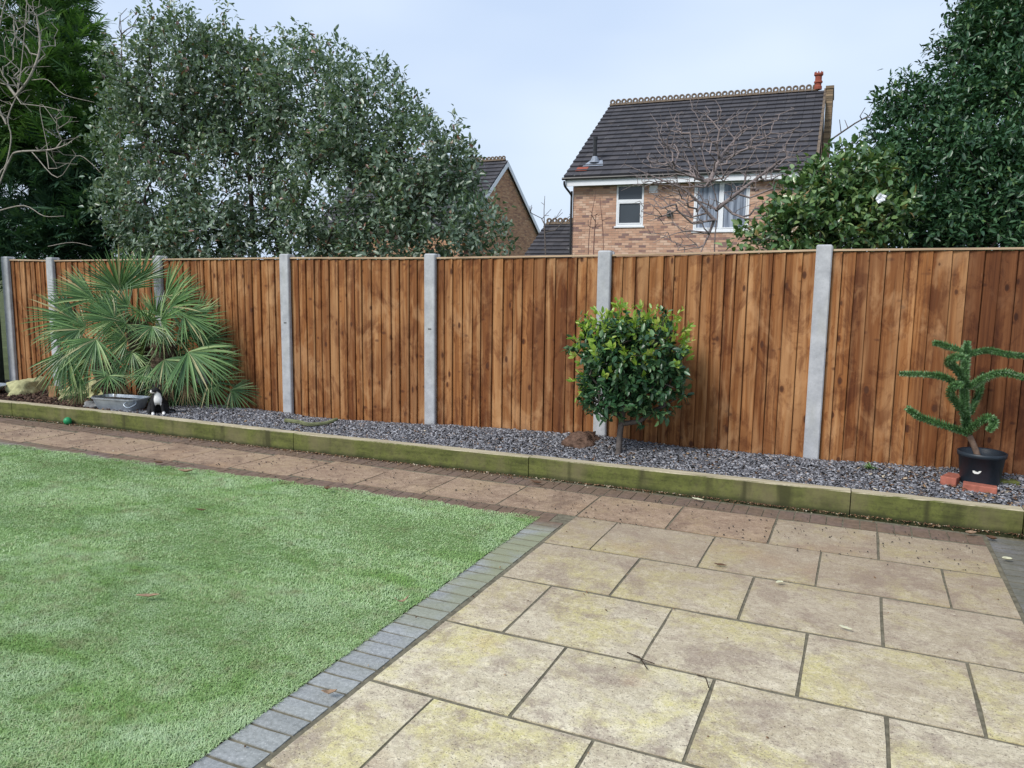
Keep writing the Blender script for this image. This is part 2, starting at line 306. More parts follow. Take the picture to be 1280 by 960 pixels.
def wood(N, par, tip=.004, expo=.45, rmax=.1, sides=5, widen=1.0):
    n = len(N); w = np.ones(n)
    for i in range(n-1, 0, -1):
        if par[i] >= 0: w[par[i]] += w[i] if par[i] < i else 0
    R = np.minimum(tip*w**expo*widen, rmax); V = []; F = []
    ks = np.arange(sides)*2*PI/sides; cs, sn = np.cos(ks), np.sin(ks)
    for i in range(n):
        p = par[i]
        if p < 0: continue
        a, b = N[p], N[i]; t = b-a; L = np.linalg.norm(t)
        if L < 1e-5: continue
        t = t/L; o = np.array([0, 0, 1.]) if abs(t[2]) < .9 else np.array([1., 0, 0]); u = np.cross(t, o); u /= np.linalg.norm(u); q = np.cross(t, u)
        r0 = min(R[p], R[i]*1.35); r1 = R[i]; k = len(V)*sides
        ring = cs[:, None]*u + sn[:, None]*q
        V.append(a - t*r0*.3 + ring*r0); V.append(b + t*r1*.3 + ring*r1)
        F += [(k+j, k+(j+1) % sides, k+sides+(j+1) % sides, k+sides+j) for j in range(sides)]
    return np.concatenate(V), np.array(F)
def blob_points(blobs, n, rng, lo=.5, zmin=None, noise_amp=.18):
    B = np.array([(*c, r) for c, r in blobs]); w = B[:, 3]**2.4; w /= w.sum(); k = rng.choice(len(B), n, p=w)
    d = nrm(rng.normal(size=(n, 3))); r = (lo**3 + (1-lo**3)*rng.random(n))**(1/3)
    f = 1 + noise_amp*np.array([noise.noise(Vector((*(x*2.2), )) + Vector((float(kk)*7, 0, 0))) for x, kk in zip(d, k)])*1.6
    P = B[k, :3] + d*(B[k, 3]*r*f)[:, None]
    if zmin is not None: keep = P[:, 2] > zmin; P, d = P[keep], d[keep]
    return P, d
def leafy_tree(name, label, cat, base, stems, blobs, twigs, per, L, Wd, lm, bm, seed, lo=.45, zmin=1.0, spread=.13, up=.5, rmax=.08,
               young=None, young_mat=None, group=None, skel=300, fold=.18, bias=.35, rough_=.26):
    rng = np.random.default_rng(seed); root = empty(name, base); tag(root, label, cat, group); b = np.array(base)
    P, d = blob_points(blobs, twigs, rng, lo, zmin, rough_)
    roots = [[np.array(p) for p in smooth_path(s, 4)] for s in stems]
    sk = P[rng.choice(len(P), min(skel, len(P)), replace=False)]
    N, par = grow(roots, sk, .25, .07, rng, bias); V, F = wood(N, par, .0038, .46, rmax)
    link('trunk', np_mesh('trunk', V-b, F, bm), root)
    d = nrm(d + rng.normal(size=d.shape)*.45 + np.array([0, 0, up]))
    n = len(P)*per; tw = np.repeat(np.arange(len(P)), per); s = rng.random(n)
    ld = nrm(d[tw]*.55 + rng.normal(size=(n, 3))*.75); base_p = P[tw] + d[tw]*(s*spread)[:, None] + rng.normal(size=(n, 3))*spread*.22
    nn = nrm(np.array([0, 0, 1.]) + rng.normal(size=(n, 3))*.55 + d[tw]*.5)
    ll = L*(.6 + .6*rng.random(n)); V, F = leaf_cloud(base_p-b, ld, nn, ll, ll*Wd, fold)
    link('foliage', np_mesh('foliage', V, F, lm), root)
    if young:
        Y, yd = blob_points(blobs, young*6, rng, .93, zmin, .25); sel = np.argsort(-(Y[:, 2] + 1.1*rng.random(len(Y))))[:young]; Y = Y[sel]
        tw = np.repeat(np.arange(len(Y)), 5); n = len(tw); yy = nrm(yd[sel] + np.array([0, 0, .9]))
        pb = Y[tw] + yy[tw]*(rng.random(n)*.07)[:, None]; ld = nrm(yy[tw] + rng.normal(size=(n, 3))*.6)
        ll = L*(.6+.5*rng.random(n)); V, F = leaf_cloud(pb-b, ld, nrm(rng.normal(size=(n, 3))+yy[tw]), ll, ll*Wd, .15)
        link('young_leaves', np_mesh('young_leaves', V, F, young_mat), root)
    return root

# ------------------------------------------------------------------ ground, patio, path
def sheet(name, pts, z, m, kind='structure'):
    o = link(name, mesh(name, [(x, y, z) for x, y in pts], [tuple(range(len(pts)))], m)); tag(o, kind=kind); return o
sheet('ground', [(-900, -900), (900, -900), (900, 1500), (-900, 1500)], -.06, MT['ground_turf'])
def shear(x): return -.045*max(0., -3.4-x) - (.0 if x > -3.4 else 0)
patio = sheet('patio', [(-1.85, -.9), (3.2, -.9), (3.2, 5.5), (-3.4, 5.5), (-11.2, 5.12), (-11.2, 4.0), (-3.4, 4.52), (-1.85, 4.52)], -.0068, MT['joint'])
def slab_mesh(w, h, seed, th=.035, n=3, amp=.0016, edge=.004):
    r = random.Random(seed); V = []; F = []
    for j in range(n+1):
        for i in range(n+1):
            x = -w/2+w*i/n; y = -h/2+h*j/n
            if i in (0, n): x -= math.copysign(abs(r.gauss(0, edge)), x)
            if j in (0, n): y -= math.copysign(abs(r.gauss(0, edge)), y)
            e = -.003 if (i in (0, n) or j in (0, n)) else 0
            V.append((x, y, e + r.uniform(-amp, amp)))
    for j in range(n):
        for i in range(n): a = j*(n+1)+i; F.append((a, a+1, a+n+2, a+n+1))
    ring = [i for i in range(n+1)] + [(n+1)*k+n for k in range(1, n+1)] + [(n+1)*n+i for i in range(n-1, -1, -1)] + [(n+1)*k for k in range(n-1, 0, -1)]
    k0 = len(V); V += [(V[i][0], V[i][1], -th) for i in ring]; m = len(ring)
    for k in range(m): F.append((ring[k], k0+k, k0+(k+1) % m, ring[(k+1) % m]))
    return mesh('slab', V, F, MT['slab'])
_sc = {}
def slab(x0, x1, y0, y1, name, mat, par, seed, sh=0, z=0., gap=.010):
    w, h = round(x1-x0-gap, 3), round(y1-y0-gap*(1.9 if gap == .010 else 1), 3); w = round(w*200)/200; h = round(h*200)/200; key = (w, h, seed % 4, mat)
    if key not in _sc:
        sm = slab_mesh(w, h, seed % 4 + int(w*100), n=3 if w > .25 else 2, edge=.0022 if w > .25 else .0015); sm.materials.clear(); sm.materials.append(MT[mat]); _sc[key] = sm
    o = link(name, _sc[key], par, ((x0+x1)/2, (y0+y1)/2+sh, z + .001*math.sin(seed*7.3)), (.0012*math.sin(seed*3.1), .0012*math.cos(seed*5.7), -.04*(sh != 0)))
    return o
rows = [(-.01, .58, 1), (.58, 1.17, 0), (1.17, 1.755, 1), (1.755, 2.344, 0), (2.344, 2.936, 1), (2.936, 3.531, 0), (3.531, 4.12, 1), (4.12, 4.696, 0)]
k = 0
for y0, y1, par_ in rows:
    xs = [-1.64, -1.048, -.434, .173, .773] if par_ else [-1.64, -1.352, -.734, -.131, .482, .773]
    for a, b in zip(xs, xs[1:]): slab(a, b, y0, y1, 'slab', 'slab', patio, k); k += 1
xs = [.773, .172, -.43, -1.045, -1.64, -2.224, -2.818, -3.406]
for _ in range(12): xs.append(xs[-1]-.594)
for a, b in zip(xs[1:], xs):
    slab(a, b, 4.696, 5.248, 'slab', 'slab_path' if b < .1 else 'slab', patio, k, shear((a+b)/2)); k += 1
def block(x0, x1, y0, y1, sd, sh=0, g=.011): slab(x0, x1, y0, y1, 'block', 'block', patio, sd, sh, 0., g)
for i in range(46): block(-1.852, -1.655, -.08+i*.1, .02+i*.1, i)
for i in range(88): xx = -1.66-.1*i; block(xx-.1, xx, 4.5, 4.69, i+3, shear(xx-.05), .005) if xx < -1.7 else None
for i in range(100): xx = .77-.1*i; block(xx-.1, xx, 5.262, 5.455, i+5, shear(xx-.05), .005)
for i in range(36): block(.785, .985, 1.85+i*.1, 1.95+i*.1, i+9)

# ------------------------------------------------------------------ artificial lawn
lawn_poly = [(-1.853, -.9), (-1.853, 4.52), (-3.4, 4.545), (-7.2, 4.40), (-11.2, 4.2), (-11.2, -.9)]
lawn = sheet('lawn', lawn_poly, -.004, MT['turf_base'])
rng = np.random.default_rng(5)
def lawn_back(x): return np.where(x > -3.4, 4.545, 4.545-.042*(-3.4-x))
def turf_points(n, x0, x1, y0, y1, r):
    x = r.uniform(x0, x1, n); y = r.uniform(y0, y1, n); return x, y
X = []; Y = []; S = []
for (x0, x1, y0, y1, dens, sc) in ((-4.2, -1.84, 1.3, 2.9, 42000, 1.0), (-7.0, -1.84, 2.9, 4.6, 19000, 1.35), (-9.6, -7.0, 3.4, 4.6, 8000, 1.9), (-7., -4.2, 1.3, 2.9, 5000, 1.6), (-4.2, -1.84, .2, 1.3, 3500, 1.6)):
    n = int((x1-x0)*(y1-y0)*dens); a, b = turf_points(n, x0, x1, y0, y1, rng); X.append(a); Y.append(b); S.append(np.full(n, sc))
X = np.concatenate(X); Y = np.concatenate(Y); S = np.concatenate(S)
edge = .018*np.sin(X*9)+.012*np.sin(X*31+1); e2 = .008*np.sin(Y*13)+.006*np.sin(Y*41)+rng.normal(size=len(Y))*.007
vis = ((.912*X+.411*Y)/np.maximum(-.411*X+.912*Y, .1) > -1.0)
keep = (Y < lawn_back(X)+edge) & (X < -1.838+e2) & vis; X, Y, S = X[keep], Y[keep], S[keep]; n = len(X)
low = np.array([noise.noise(Vector((x*1.4, y*2.4, 0))) for x, y in zip(X[::1], Y[::1])]) if n < 1 else np.sin(X*2.1+np.sin(Y*3.3))*np.sin(Y*4.2+1.2*np.sin(X*1.7))
ang = rng.normal(.6, 1.3, n) + low*1.2; lean = rng.uniform(.7, 2.2, n); hh = rng.uniform(.006, .013, n)*(1+.2*low)
wd = rng.uniform(.0008, .0014, n)*S
dx, dy = np.cos(ang), np.sin(ang); px, py = -dy, dx; P0 = np.stack([X, Y, np.full(n, -.003)], 1)
Dh = np.stack([dx, dy, np.zeros(n)], 1); Sd = np.stack([px, py, np.zeros(n)], 1)*wd[:, None]; Z = np.array([0, 0, 1.])
Pm = P0 + Dh*(hh*lean*.35)[:, None] + Z*(hh*.7)[:, None]; Pt = Pm + Dh*(hh*lean*.75)[:, None] + Z*(hh*.25*np.maximum(1.3-lean, -.9))[:, None]
V = np.stack([P0-Sd, P0+Sd, Pm-Sd*.9, Pm+Sd*.9, Pt], 1).reshape(-1, 3); b = np.arange(n)*5
F = np.stack([np.stack([b, b+1, b+3], 1), np.stack([b, b+3, b+2], 1), np.stack([b+2, b+3, b+4], 1)], 1).reshape(-1, 3)
tag(link('turf_blades', np_mesh('turf_blades', V, F, MT['turf'])), 'short pale green artificial grass blades covering the lawn', 'grass', kind='stuff')

# ------------------------------------------------------------------ raised bed
def fence_bed(x): return float(np.interp(x, [-11, -9, -6.2, -5.5, -4.8, -3.75, -2.8, -2, -1.3, -.3, .7, 3], [.08, .075, .11, .096, .08, .135, .175, .19, .165, .17, .21, .2]))
def sleeper_front(x): return float(np.interp(x, [-11.5, -8.3, -4.6, -1.1, 1.0, 3], [5.0, 5.30, 5.385, 5.535, 5.575, 5.6]))
def bed_z(x, y):
    y0 = sleeper_front(x)+.08; u = min(1, max(0, (y-y0)/(6.42-y0)))**2.2; nz_ = .012*noise.noise(Vector((x*3, y*3, 1)))
    return .128*(1-u) + fence_bed(x)*u + nz_ + .02*math.sin(PI*u)
NX, NY = 120, 14; V = []; F = []
for i in range(NX+1):
    x = -11.4 + 14.6*i/NX
    for j in range(NY+1):
        y0 = sleeper_front(x)+.05; y = y0+(6.9-y0)*j/NY; V.append((x, y, bed_z(x, min(y, 6.42))-.012))
for i in range(NX):
    for j in range(NY): a = i*(NY+1)+j; F.append((a, a+NY+1, a+NY+2, a+1))
tag(link('bed_soil', mesh('bed_soil', V, F, MT['soil'], True)), kind='structure')
def chips(name, x0, x1, n, size, th, m, seed, label, cat, test=None, lift=0, zfun=bed_z, yr=None, aspect=(.35, .8)):
    r = np.random.default_rng(seed); P = []
    while len(P) < n:
        x = r.uniform(x0, x1); ya, yb = yr(x) if yr else (sleeper_front(x)+.10, 6.40); y = r.uniform(ya, yb)
        if test and not test(x, y, r): continue
        P.append((x, y, zfun(x, y)))
    P = np.array(P); L = size*(.45+.9*r.random(n)**1.5); Wd = L*r.uniform(*aspect, n)
    N = nrm(np.array([0, 0, 1.]) + r.normal(size=(n, 3))*.3); D = nrm(np.cross(N, nrm(r.normal(size=(n, 3))))); S = np.cross(N, D)
    c = P + np.array([0, 0, 1])*(r.uniform(-.2, 1, n)*size*.28+lift)[:, None]
    k = 5; Vt = []; 
    for j in range(k):
        a = 2*PI*j/k + r.uniform(-.35, .35, n); rr = r.uniform(.75, 1.1, n)
        Vt.append(c + D*(np.cos(a)*L*.5*rr)[:, None] + S*(np.sin(a)*Wd*.5*rr)[:, None])
    h = N*(th*(.6+.8*r.random(n)))[:, None]; top = [v+h for v in Vt]; V = np.stack(Vt+top, 1).reshape(-1, 3); b = np.arange(n)[:, None]*(2*k)
    T = [(k, k+1, k+2), (k, k+2, k+3), (k, k+3, k+4)] + [t_ for j in range(k) for t_ in ((j, (j+1) % k, k+(j+1) % k), (j, k+(j+1) % k, k+j))]
    F = (b[:, :, None] + np.array(T)[None]).reshape(-1, 3)
    return tag(link(name, np_mesh(name, V, F, m)), label, cat, kind='stuff')
def slate_ok(x, y, r): return x > -7.0 + .25*math.sin(y*9) or r.random() < .03
chips('slate_gravel', -7.5, 2.2, 36000, .031, .0045, MT['slate'], 3, 'blue grey slate chippings spread along the raised bed', 'gravel', slate_ok)
chips('bark_mulch', -11.2, -6.6, 5200, .05, .009, MT['bark_chip'], 4, 'dark brown bark mulch at the left end of the raised bed', 'mulch', lambda x, y, r: x < -6.95+.25*math.sin(y*9) or r.random() < .12)
chips('leaf_litter', -7, 2.0, 520, .035, .002, MT['bits'], 6, 'brown dead leaf scraps lying among the slate chippings', 'leaf litter', lambda x, y, r: r.random() < (.9 if x > .1 else (.35 if -1.7 < x < -.9 else .08)), lift=.012)
chips('path_litter', -9, 1.2, 2600, .017, .002, MT['bits'], 8, 'small dead leaf scraps and crumbs along the sleeper foot', 'leaf litter', None, .001, lambda x, y: .002,
      lambda x: (sleeper_front(x)-.13*random.random()**3-.015, sleeper_front(x)-.004))
chips('soil_crumbs', -8.5, .7, 620, .011, .004, MT['soil'], 19, 'dark crumbs of soil dropped along the brown path slabs', 'soil', None, .001, lambda x, y: .002, lambda x: (4.6+shear(x), 5.33+shear(x)), (.5, 1.))
chips('patio_crumbs', -8, .75, 420, .012, .002, MT['bits'], 9, 'tiny dark crumbs and leaf scraps scattered over the paving', 'debris', lambda x, y, r: not (x < -1.85 and y < 4.6+shear(x)) , .001, lambda x, y: .002, lambda x: (1.4 if x > -1.8 else 4.6, 5.3))

def sleeper(pa, pb, label, d=.1, h=.158):
    a, b_ = Vector((*pa, 0)), Vector((*pb, 0)); L = (b_-a).length+.004; an = math.atan2(b_.y-a.y, b_.x-a.x)
    bm = bmesh.new(); n = 14
    rings = []
    r = random.Random(int(pa[0]*100))
    for i in range(n+1):
        x = .003+L*i/n; w = [r.uniform(-.0015, .0015) for _ in range(4)]
        rings.append([bm.verts.new(p) for p in ((x, 0+w[0], -.03), (x, w[0], h-.006), (x, .006, h+w[1]), (x, d-.006, h+w[2]), (x, d, h-.006), (x, d, -.03))])
    for q, s_ in zip(rings, rings[1:]):
        for k in range(6): bm.faces.new((q[k], q[(k+1) % 6], s_[(k+1) % 6], s_[k]))
    bm.faces.new(rings[0][::-1]); bm.faces.new(rings[-1]); bmesh.ops.recalc_face_normals(bm, faces=bm.faces)
    me = bpy.data.meshes.new('timber_sleeper'); bm.to_mesh(me); bm.free(); me.materials.append(MT['sleeper'])
    o = link('timber_sleeper', me, None, a, (0, 0, an)); tag(o, label, 'sleeper', 'timber sleepers edging the raised bed'); return o
SL = [((-10.6, 5.10), (-8.31, 5.295), 'mossy sleeper at the far left end, below the dish and the rock'),
      ((-8.30, 5.298), (-6.855, 5.36), 'short green stained sleeper behind the green ball, left of the galvanised tub corner'),
      ((-6.85, 5.36), (-4.57, 5.385), 'green stained sleeper in front of the cat with dark damp streaks'),
      ((-4.56, 5.386), (-2.33, 5.487), 'green algae covered sleeper below the greenish stick on the slate'),
      ((-2.32, 5.488), (-.005, 5.555), 'green sleeper in front of the clipped bay tree and the brown rock'),
      ((.005, 5.556), (.985, 5.575), 'olive brown cracked sleeper in front of the black plant pot')]
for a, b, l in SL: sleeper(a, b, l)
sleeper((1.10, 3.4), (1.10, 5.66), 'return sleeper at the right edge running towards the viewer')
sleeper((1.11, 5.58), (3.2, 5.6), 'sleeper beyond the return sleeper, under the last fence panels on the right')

# ------------------------------------------------------------------ fence
FX = [-9.998, -9.145, -7.325, -5.503, -3.763, -2.044, -.302, 1.44, 3.2]; FZ = [1.739, 1.729, 1.748, 1.764, 1.764, 1.787, 1.825, 1.835, 1.835]
fence = empty('garden_fence', (0, 6.45, 0)); tag(fence, 'tall orange brown closeboard timber fence with grey concrete posts behind the raised bed', 'fence')
def board_mesh(v):                                           # feather edge: thick left edge, thin right edge lapping behind the next board
    r = random.Random(v); w = .0955; V = []; F = []; n = 4; b0 = r.uniform(-.003, .003); b1 = r.uniform(-.002, .002)
    for k in range(n+1):
        z = k/n; o_ = b0*math.sin(PI*z); e = r.uniform(-.0012, .0012); q = b1*math.sin(2*PI*z)
        V += [(w+o_, .024, z), (w+o_, -.007+e, z), (w-.003+o_, -.0085+e, z), (o_+q, .006+e, z), (o_+q, .018, z), (-.018, .018, z), (-.018, .024, z)]
    for k in range(n):
        a = k*7; b_ = a+7
        for i in range(7): j = (i+1) % 7; F.append((a+j, a+i, b_+i, b_+j))
    F += [tuple(range(7)), tuple(n*7+i for i in range(6, -1, -1))]
    return mesh('board', V, F, MT['fence'])
BM = [board_mesh(i) for i in range(5)]; BD = []
for me_ in BM: d2 = me_.copy(); d2.materials[0] = MT['fence_shaded']; BD.append(d2)
rb = random.Random(11)
for i in range(len(FX)-1):
    x0, x1 = FX[i]+.048, FX[i+1]-.048; zt = (FZ[i]+FZ[i+1])/2-.035
    fr = MB()
    for z in (.35, .95, 1.55): fr.box((x0, .034, z), (x1, .07, z+.05))
    fr.box((x0, .034, .05), (x0+.03, .068, zt-.02)); fr.box((x1-.03, .034, .05), (x1, .068, zt-.02))
    pn = fr.build('fence_panel', MT['fence'], fence)
    nb = max(2, round((x1-x0)/.1005)); ws_ = [rb.uniform(.80, 1.2) for _ in range(nb)]; tt_ = sum(ws_); bx = [x0]
    for q_ in ws_: bx.append(bx[-1]+(x1-x0)*q_/tt_)
    for k in range(nb):
        st = bx[k+1]-bx[k]; wsc = st/.0985; xx = bx[k]
        ww = rb.uniform(.985, 1.0)
        bt = fence_bed(xx)-.06
        top = FZ[i]*(1-(k+.5)/nb)+FZ[i+1]*(k+.5)/nb-.042
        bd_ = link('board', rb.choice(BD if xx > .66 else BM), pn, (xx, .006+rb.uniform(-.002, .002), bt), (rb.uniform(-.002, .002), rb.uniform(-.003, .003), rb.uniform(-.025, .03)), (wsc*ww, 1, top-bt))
    za, zb = FZ[i]-.030, FZ[i+1]-.030
    c_ = MB(); c_.add([(x0-.01, -.012, za-.006), (x1+.01, -.012, zb-.006), (x1+.01, .06, zb-.006), (x0-.01, .06, za-.006), (x0-.01, -.010, za+.007), (x1+.01, -.010, zb+.007), (x1+.01, .06, zb+.012), (x0-.01, .06, za+.012)],
                      [(0,3,2,1),(4,5,6,7),(0,1,5,4),(1,2,6,5),(2,3,7,6),(3,0,4,7)])
    c_.build('capping_rail', MT['cap'], pn)
for i, (x, z) in enumerate(zip(FX, FZ)):
    p = MB(); w = .058 if i else .062; z1 = z+.012
    # chamfered top, faces forward of the boards, recess for the panels in the sides
    pr = [(-w, -.03), (-w+.008, -.038), (w-.008, -.038), (w, -.03), (w, .0), (w-.014, .002), (w-.014, .05), (w, .052), (w, .075), (-w, .075), (-w, .052), (-w+.014, .05), (-w+.014, .002), (-w, .0)]
    m = len(pr); zs = [(-.3, 1), (z1-.012, 1), (z1, .82)]
    v = [(a*s_, b*s_, zz_) for zz_, s_ in zs for a, b in pr]
    fs = [(r_*m+k, r_*m+(k+1) % m, (r_+1)*m+(k+1) % m, (r_+1)*m+k) for r_ in range(2) for k in range(m)] + [tuple(2*m+k for k in range(m))]
    p.add(v, fs); q = p.build('concrete_post', MT['concrete'], fence, loc=(x, 0, 0))
    if i in (3, 4): MB().box((-.012, -.0395, z*.60), (.022, -.0375, z*.60+.014)).build('cast_mark', simple('mark_grey', (.12, .12, .12)) if i == 3 else MT['mark_grey'], q)
# old dark fence past the corner
of = empty('old_fence', (-10.15, 6.3, 0)); tag(of, 'old dark green timber fence end beyond the leftmost concrete post', 'fence')
simple('old_green_timber', (.016, .022, .018), .9, .15, .5, 14, .4)
MB().box((-.16, -.06, -.1), (.085, .06, 1.93)).build('fence_post', MT['old_green_timber'], of)
for k in range(8): MB().box((-.115-.11*(k+1)+.006, .0, 0), (-.115-.11*k, .02+.004*(k % 2), 1.72)).build('board', MT['old_green_timber'], of)
MB().box((-1.0, .026, 1.4), (-.1, .07, 1.47)).build('rail', MT['old_green_timber'], of)

# ------------------------------------------------------------------ houses
def brick_mat(name, stops, mort):
    t = NT(name, .9, .15); c = t.ramp(t.isl(), stops); c = t.mix(t.math('MULTIPLY', t.noise(t.co('World'), 9, 5), .35), c, mort); t.col(c); t.bump(t.noise(t.co('World'), 30, 4), .3, .01); MT[name] = t.m
brick_mat('buff_brick', [(0., (.17, .09, .09)), (.13, (.24, .13, .11)), (.18, (.40, .215, .145)), (.5, (.49, .28, .19)), (.8, (.56, .34, .235)), (1., (.62, .43, .32))], (.46, .37, .30))
brick_mat('orange_brick', [(0., (.26, .13, .085)), (.4, (.42, .22, .125)), (.8, (.50, .27, .15)), (1., (.55, .34, .2))], (.4, .3, .22))
simple('mortar', (.40, .34, .27), .95, .1, .15, 12, .2)
t = NT('roof_tile', .8, .25); i = t.isl(); c = t.ramp(i, [(0., (.046, .045, .052)), (.7, (.060, .058, .066)), (1., (.074, .070, .076))])
c = t.mix(t.ramp(t.noise(t.co('World'), 2.2, 6, .75), [(.60, 0.), (.68, .5)]), c, (.17, .14, .11)); c = t.mix(t.ramp(t.noise(t.co('World'), 5, 4, .7), [(.69, 0.), (.71, .8)]), c, (.42, .42, .38)); t.col(c); MT['tile'] = t.m
simple('ridge_clay', (.15, .115, .085), .9, .15, .4, 12, .4)
simple('white_upvc', (.74, .76, .79), .4, .4, .04, 6, 0)
simple('black_plastic', (.02, .02, .022), .4, .4, .2, 10, 0)
simple('lead', (.24, .27, .32), .6, .3, .2, 12, .2)
simple('terracotta', (.27, .075, .05), .8, .2, .2, 14, .3)
t = NT('window_glass', .08, .5); t.col((.045, .055, .065)); MT['glass'] = t.m
t = NT('net_curtain', .9, .1); v = t.co('Object', (1, 1, .05)); a = t.noise(v, 14, 3, .6)
t.col(t.ramp(a, [(.35, (.11, .13, .17)), (.55, (.26, .30, .37)), (.7, (.42, .46, .53))])); MT['net'] = t.m
def bricks(x0, x1, z0, z1, y, seed, holes=(), bw=.215, bh=.065, g=.010, inside=None):
    """bricks on a wall facing -y; proud of the mortar plane at y"""
    m = MB(); r = random.Random(seed); row = 0; z = z0
    while z + bh <= z1+.001:
        x = x0 - (bw+g)/2*(row % 2)
        while x < x1:
            a, b_ = max(x, x0), min(x+bw, x1)
            if b_-a > .03:
                seg = [(a, b_)]
                for hx0, hx1, hz0, hz1 in holes:
                    if z+bh > hz0 and z < hz1:
                        seg = [s_ for q in seg for s_ in ((q[0], min(q[1], hx0)), (max(q[0], hx1), q[1])) if s_[1]-s_[0] > .03]
                for s0, s1 in seg:
                    if inside and not inside((s0+s1)/2, z+bh/2): continue
                    j = r.uniform(0, .003); m.box((s0, y-.006-j, z), (s1, y+.01, z+bh))
            x += bw+g
        z += bh+g; row += 1
    return m
def roof_tiles(u0, u1, v0, z0, v1, z1, rows, tw, seed, verge=.0):
    """overlapping tiles from the eaves (v0,z0) up to the ridge (v1,z1)"""
    m = MB(); r = random.Random(seed); n = int(round((u1-u0)/tw)); tw = (u1-u0)/n; dv, dz = (v1-v0)/rows, (z1-z0)/rows; L = math.hypot(dv, dz); nv, nz_ = -dz/L, dv/L
    for k in range(rows):
        off = 0
        for i in range(n+(1 if off else 0)):
            a = max(u0, u0+i*tw-off)+.003; b_ = min(u1, u0+(i+1)*tw-off)-.003
            if b_-a < .02: continue
            j = r.uniform(0, .007); ya, za = v0+dv*k, z0+dz*k; yb, zb = v0+dv*(k+1.22), z0+dz*(k+1.22); h = .07+j
            if k == rows-1: yb, zb = v1, z1
            P = [(a, ya, za), (b_, ya, za), (b_, yb, zb), (a, yb, zb)]
            up = [(a, ya+nv*h, za+nz_*h), (b_, ya+nv*h, za+nz_*h), (b_, yb+nv*.012, zb+nz_*.012), (a, yb+nv*.012, zb+nz_*.012)]
            m.add(P+up, [(0,3,2,1),(4,5,6,7),(0,1,5,4),(1,2,6,5),(2,3,7,6),(3,0,4,7)])
    return m
def ring_tile_mesh(w):
    m = MB(); n = 12
    m.add([(-w/2, -.11, -.07), (-w/2, 0, .02), (-w/2, .11, -.07), (w/2-.006, -.11, -.07), (w/2-.006, 0, .02), (w/2-.006, .11, -.07)], [(0, 3, 4, 1), (1, 4, 5, 2), (0, 1, 2), (3, 5, 4)])
    ro, ri = w*.48, w*.20; V = []; 
    for k in range(n):
        a = 2*PI*k/n; c_, s_ = math.cos(a), math.sin(a)
        V += [(ro*c_, -.03, .065+ro*s_), (ri*c_, -.03, .065+ri*s_), (ri*c_, .03, .065+ri*s_), (ro*c_, .03, .065+ro*s_)]
    m.add(V, [(4*k+i, 4*((k+1) % n)+i, 4*((k+1) % n)+(i+1) % 4, 4*k+(i+1) % 4) for k in range(n) for i in range(4)])
    return m.mesh('ridge_tile', MT['ridge_clay'])
RT = ring_tile_mesh(.215)
def ridge(root, u0, u1, v, z, step=.215):
    n = int((u1-u0)/step); r = random.Random(3)
    for k in range(n): link('ridge_tile', RT, root, (u0+step*(k+.5), v, z+.01), (0, r.uniform(-.03, .03), r.uniform(-.04, .04)))
def window(root, u0, u1, z0, z1, y, cols, top=None, pane='glass', sill=True):
    w = MB(); t_ = .055
    w.box((u0, y-.05, z0), (u0+t_, y+.03, z1)); w.box((u1-t_, y-.05, z0), (u1, y+.03, z1)); w.box((u0+t_, y-.05, z1-t_), (u1-t_, y+.03, z1)); w.box((u0+t_, y-.05, z0), (u1-t_, y+.03, z0+t_))
    if top: w.box((u0+t_, y-.055, top-.04), (u1-t_, y+.03, top+.04))
    cw = (u1-u0-t_)/cols
    for k in range(1, cols): w.box((u0+t_/2+cw*k-.04, y-.057, z0+t_), (u0+t_/2+cw*k+.04, y+.03, (top-.04) if top and cols == 2 else z1-t_))
    for k in range(cols):                                   # opening sashes sit proud of the frame
        a, b_ = u0+t_/2+cw*k+.035, u0+t_/2+cw*(k+1)-.035; zt = top-.045 if top else z1-t_-.005; zb_ = z0+t_+.005
        for q in (((a, y-.06, zb_), (a+.035, y+.02, zt)), ((b_-.035, y-.06, zb_), (b_, y+.02, zt)), ((a+.035, y-.06, zb_), (b_-.035, y+.02, zb_+.035)), ((a+.035, y-.06, zt-.035), (b_-.035, y+.02, zt))): w.box(*q)
    f_ = w.build('window', MT['white_upvc'], root)
    MB().box((u0+.05, y-.01, z0+.05), (u1-.05, y+.0, z1-.05)).build('pane', MT[pane], f_)
    if sill: MB().box((u0-.05, y-.09, z0-.05), (u1+.05, y+.04, z0-.004)).build('sill', MT['white_upvc'], f_)
    return f_
AN = math.atan(-.069)
A1 = math.radians(2)
h1 = empty('brick_house', (-9.118, 24.188, 0), A1); tag(h1, 'detached buff brick house with dark tiled roof and red chimney pot behind the fence', 'house')
holes = [(1.67, 2.55, 3.33, 4.62), (4.13, 5.78, 3.15, 4.66)]
wl = MB(); wl.box((.20, .30, 0), (1.67, .5, 4.66)); wl.box((1.67, .30, 0), (2.55, .5, 3.33)); wl.box((2.55, .30, 0), (4.13, .5, 4.66)); wl.box((4.13, .30, 0), (5.78, .5, 3.15)); wl.box((5.78, .30, 0), (7.56, .5, 4.66))
wl.box((1.67, .30, 4.62), (2.55, .5, 4.66))
wl.box((.2, .5, 0), (.4, 10.1, 4.66)); wl.box((7.36, .5, 0), (7.56, 10.1, 4.66)); wl.box((.4, 9.9, 0), (7.36, 10.1, 4.66)); wl.box((1.3, .75, 3.1), (6.2, .78, 4.8))
for u in (.2, 7.36): wl.add([(u, .3, 4.66), (u+.2, .3, 4.66), (u+.2, 10.1, 4.66), (u, 10.1, 4.66), (u, 5.23, 7.86), (u+.2, 5.23, 7.86)], [(0, 1, 5, 4), (1, 2, 5), (2, 3, 4, 5), (3, 0, 4), (0, 3, 2, 1)])
wall1 = wl.build('wall', MT['mortar'], h1)
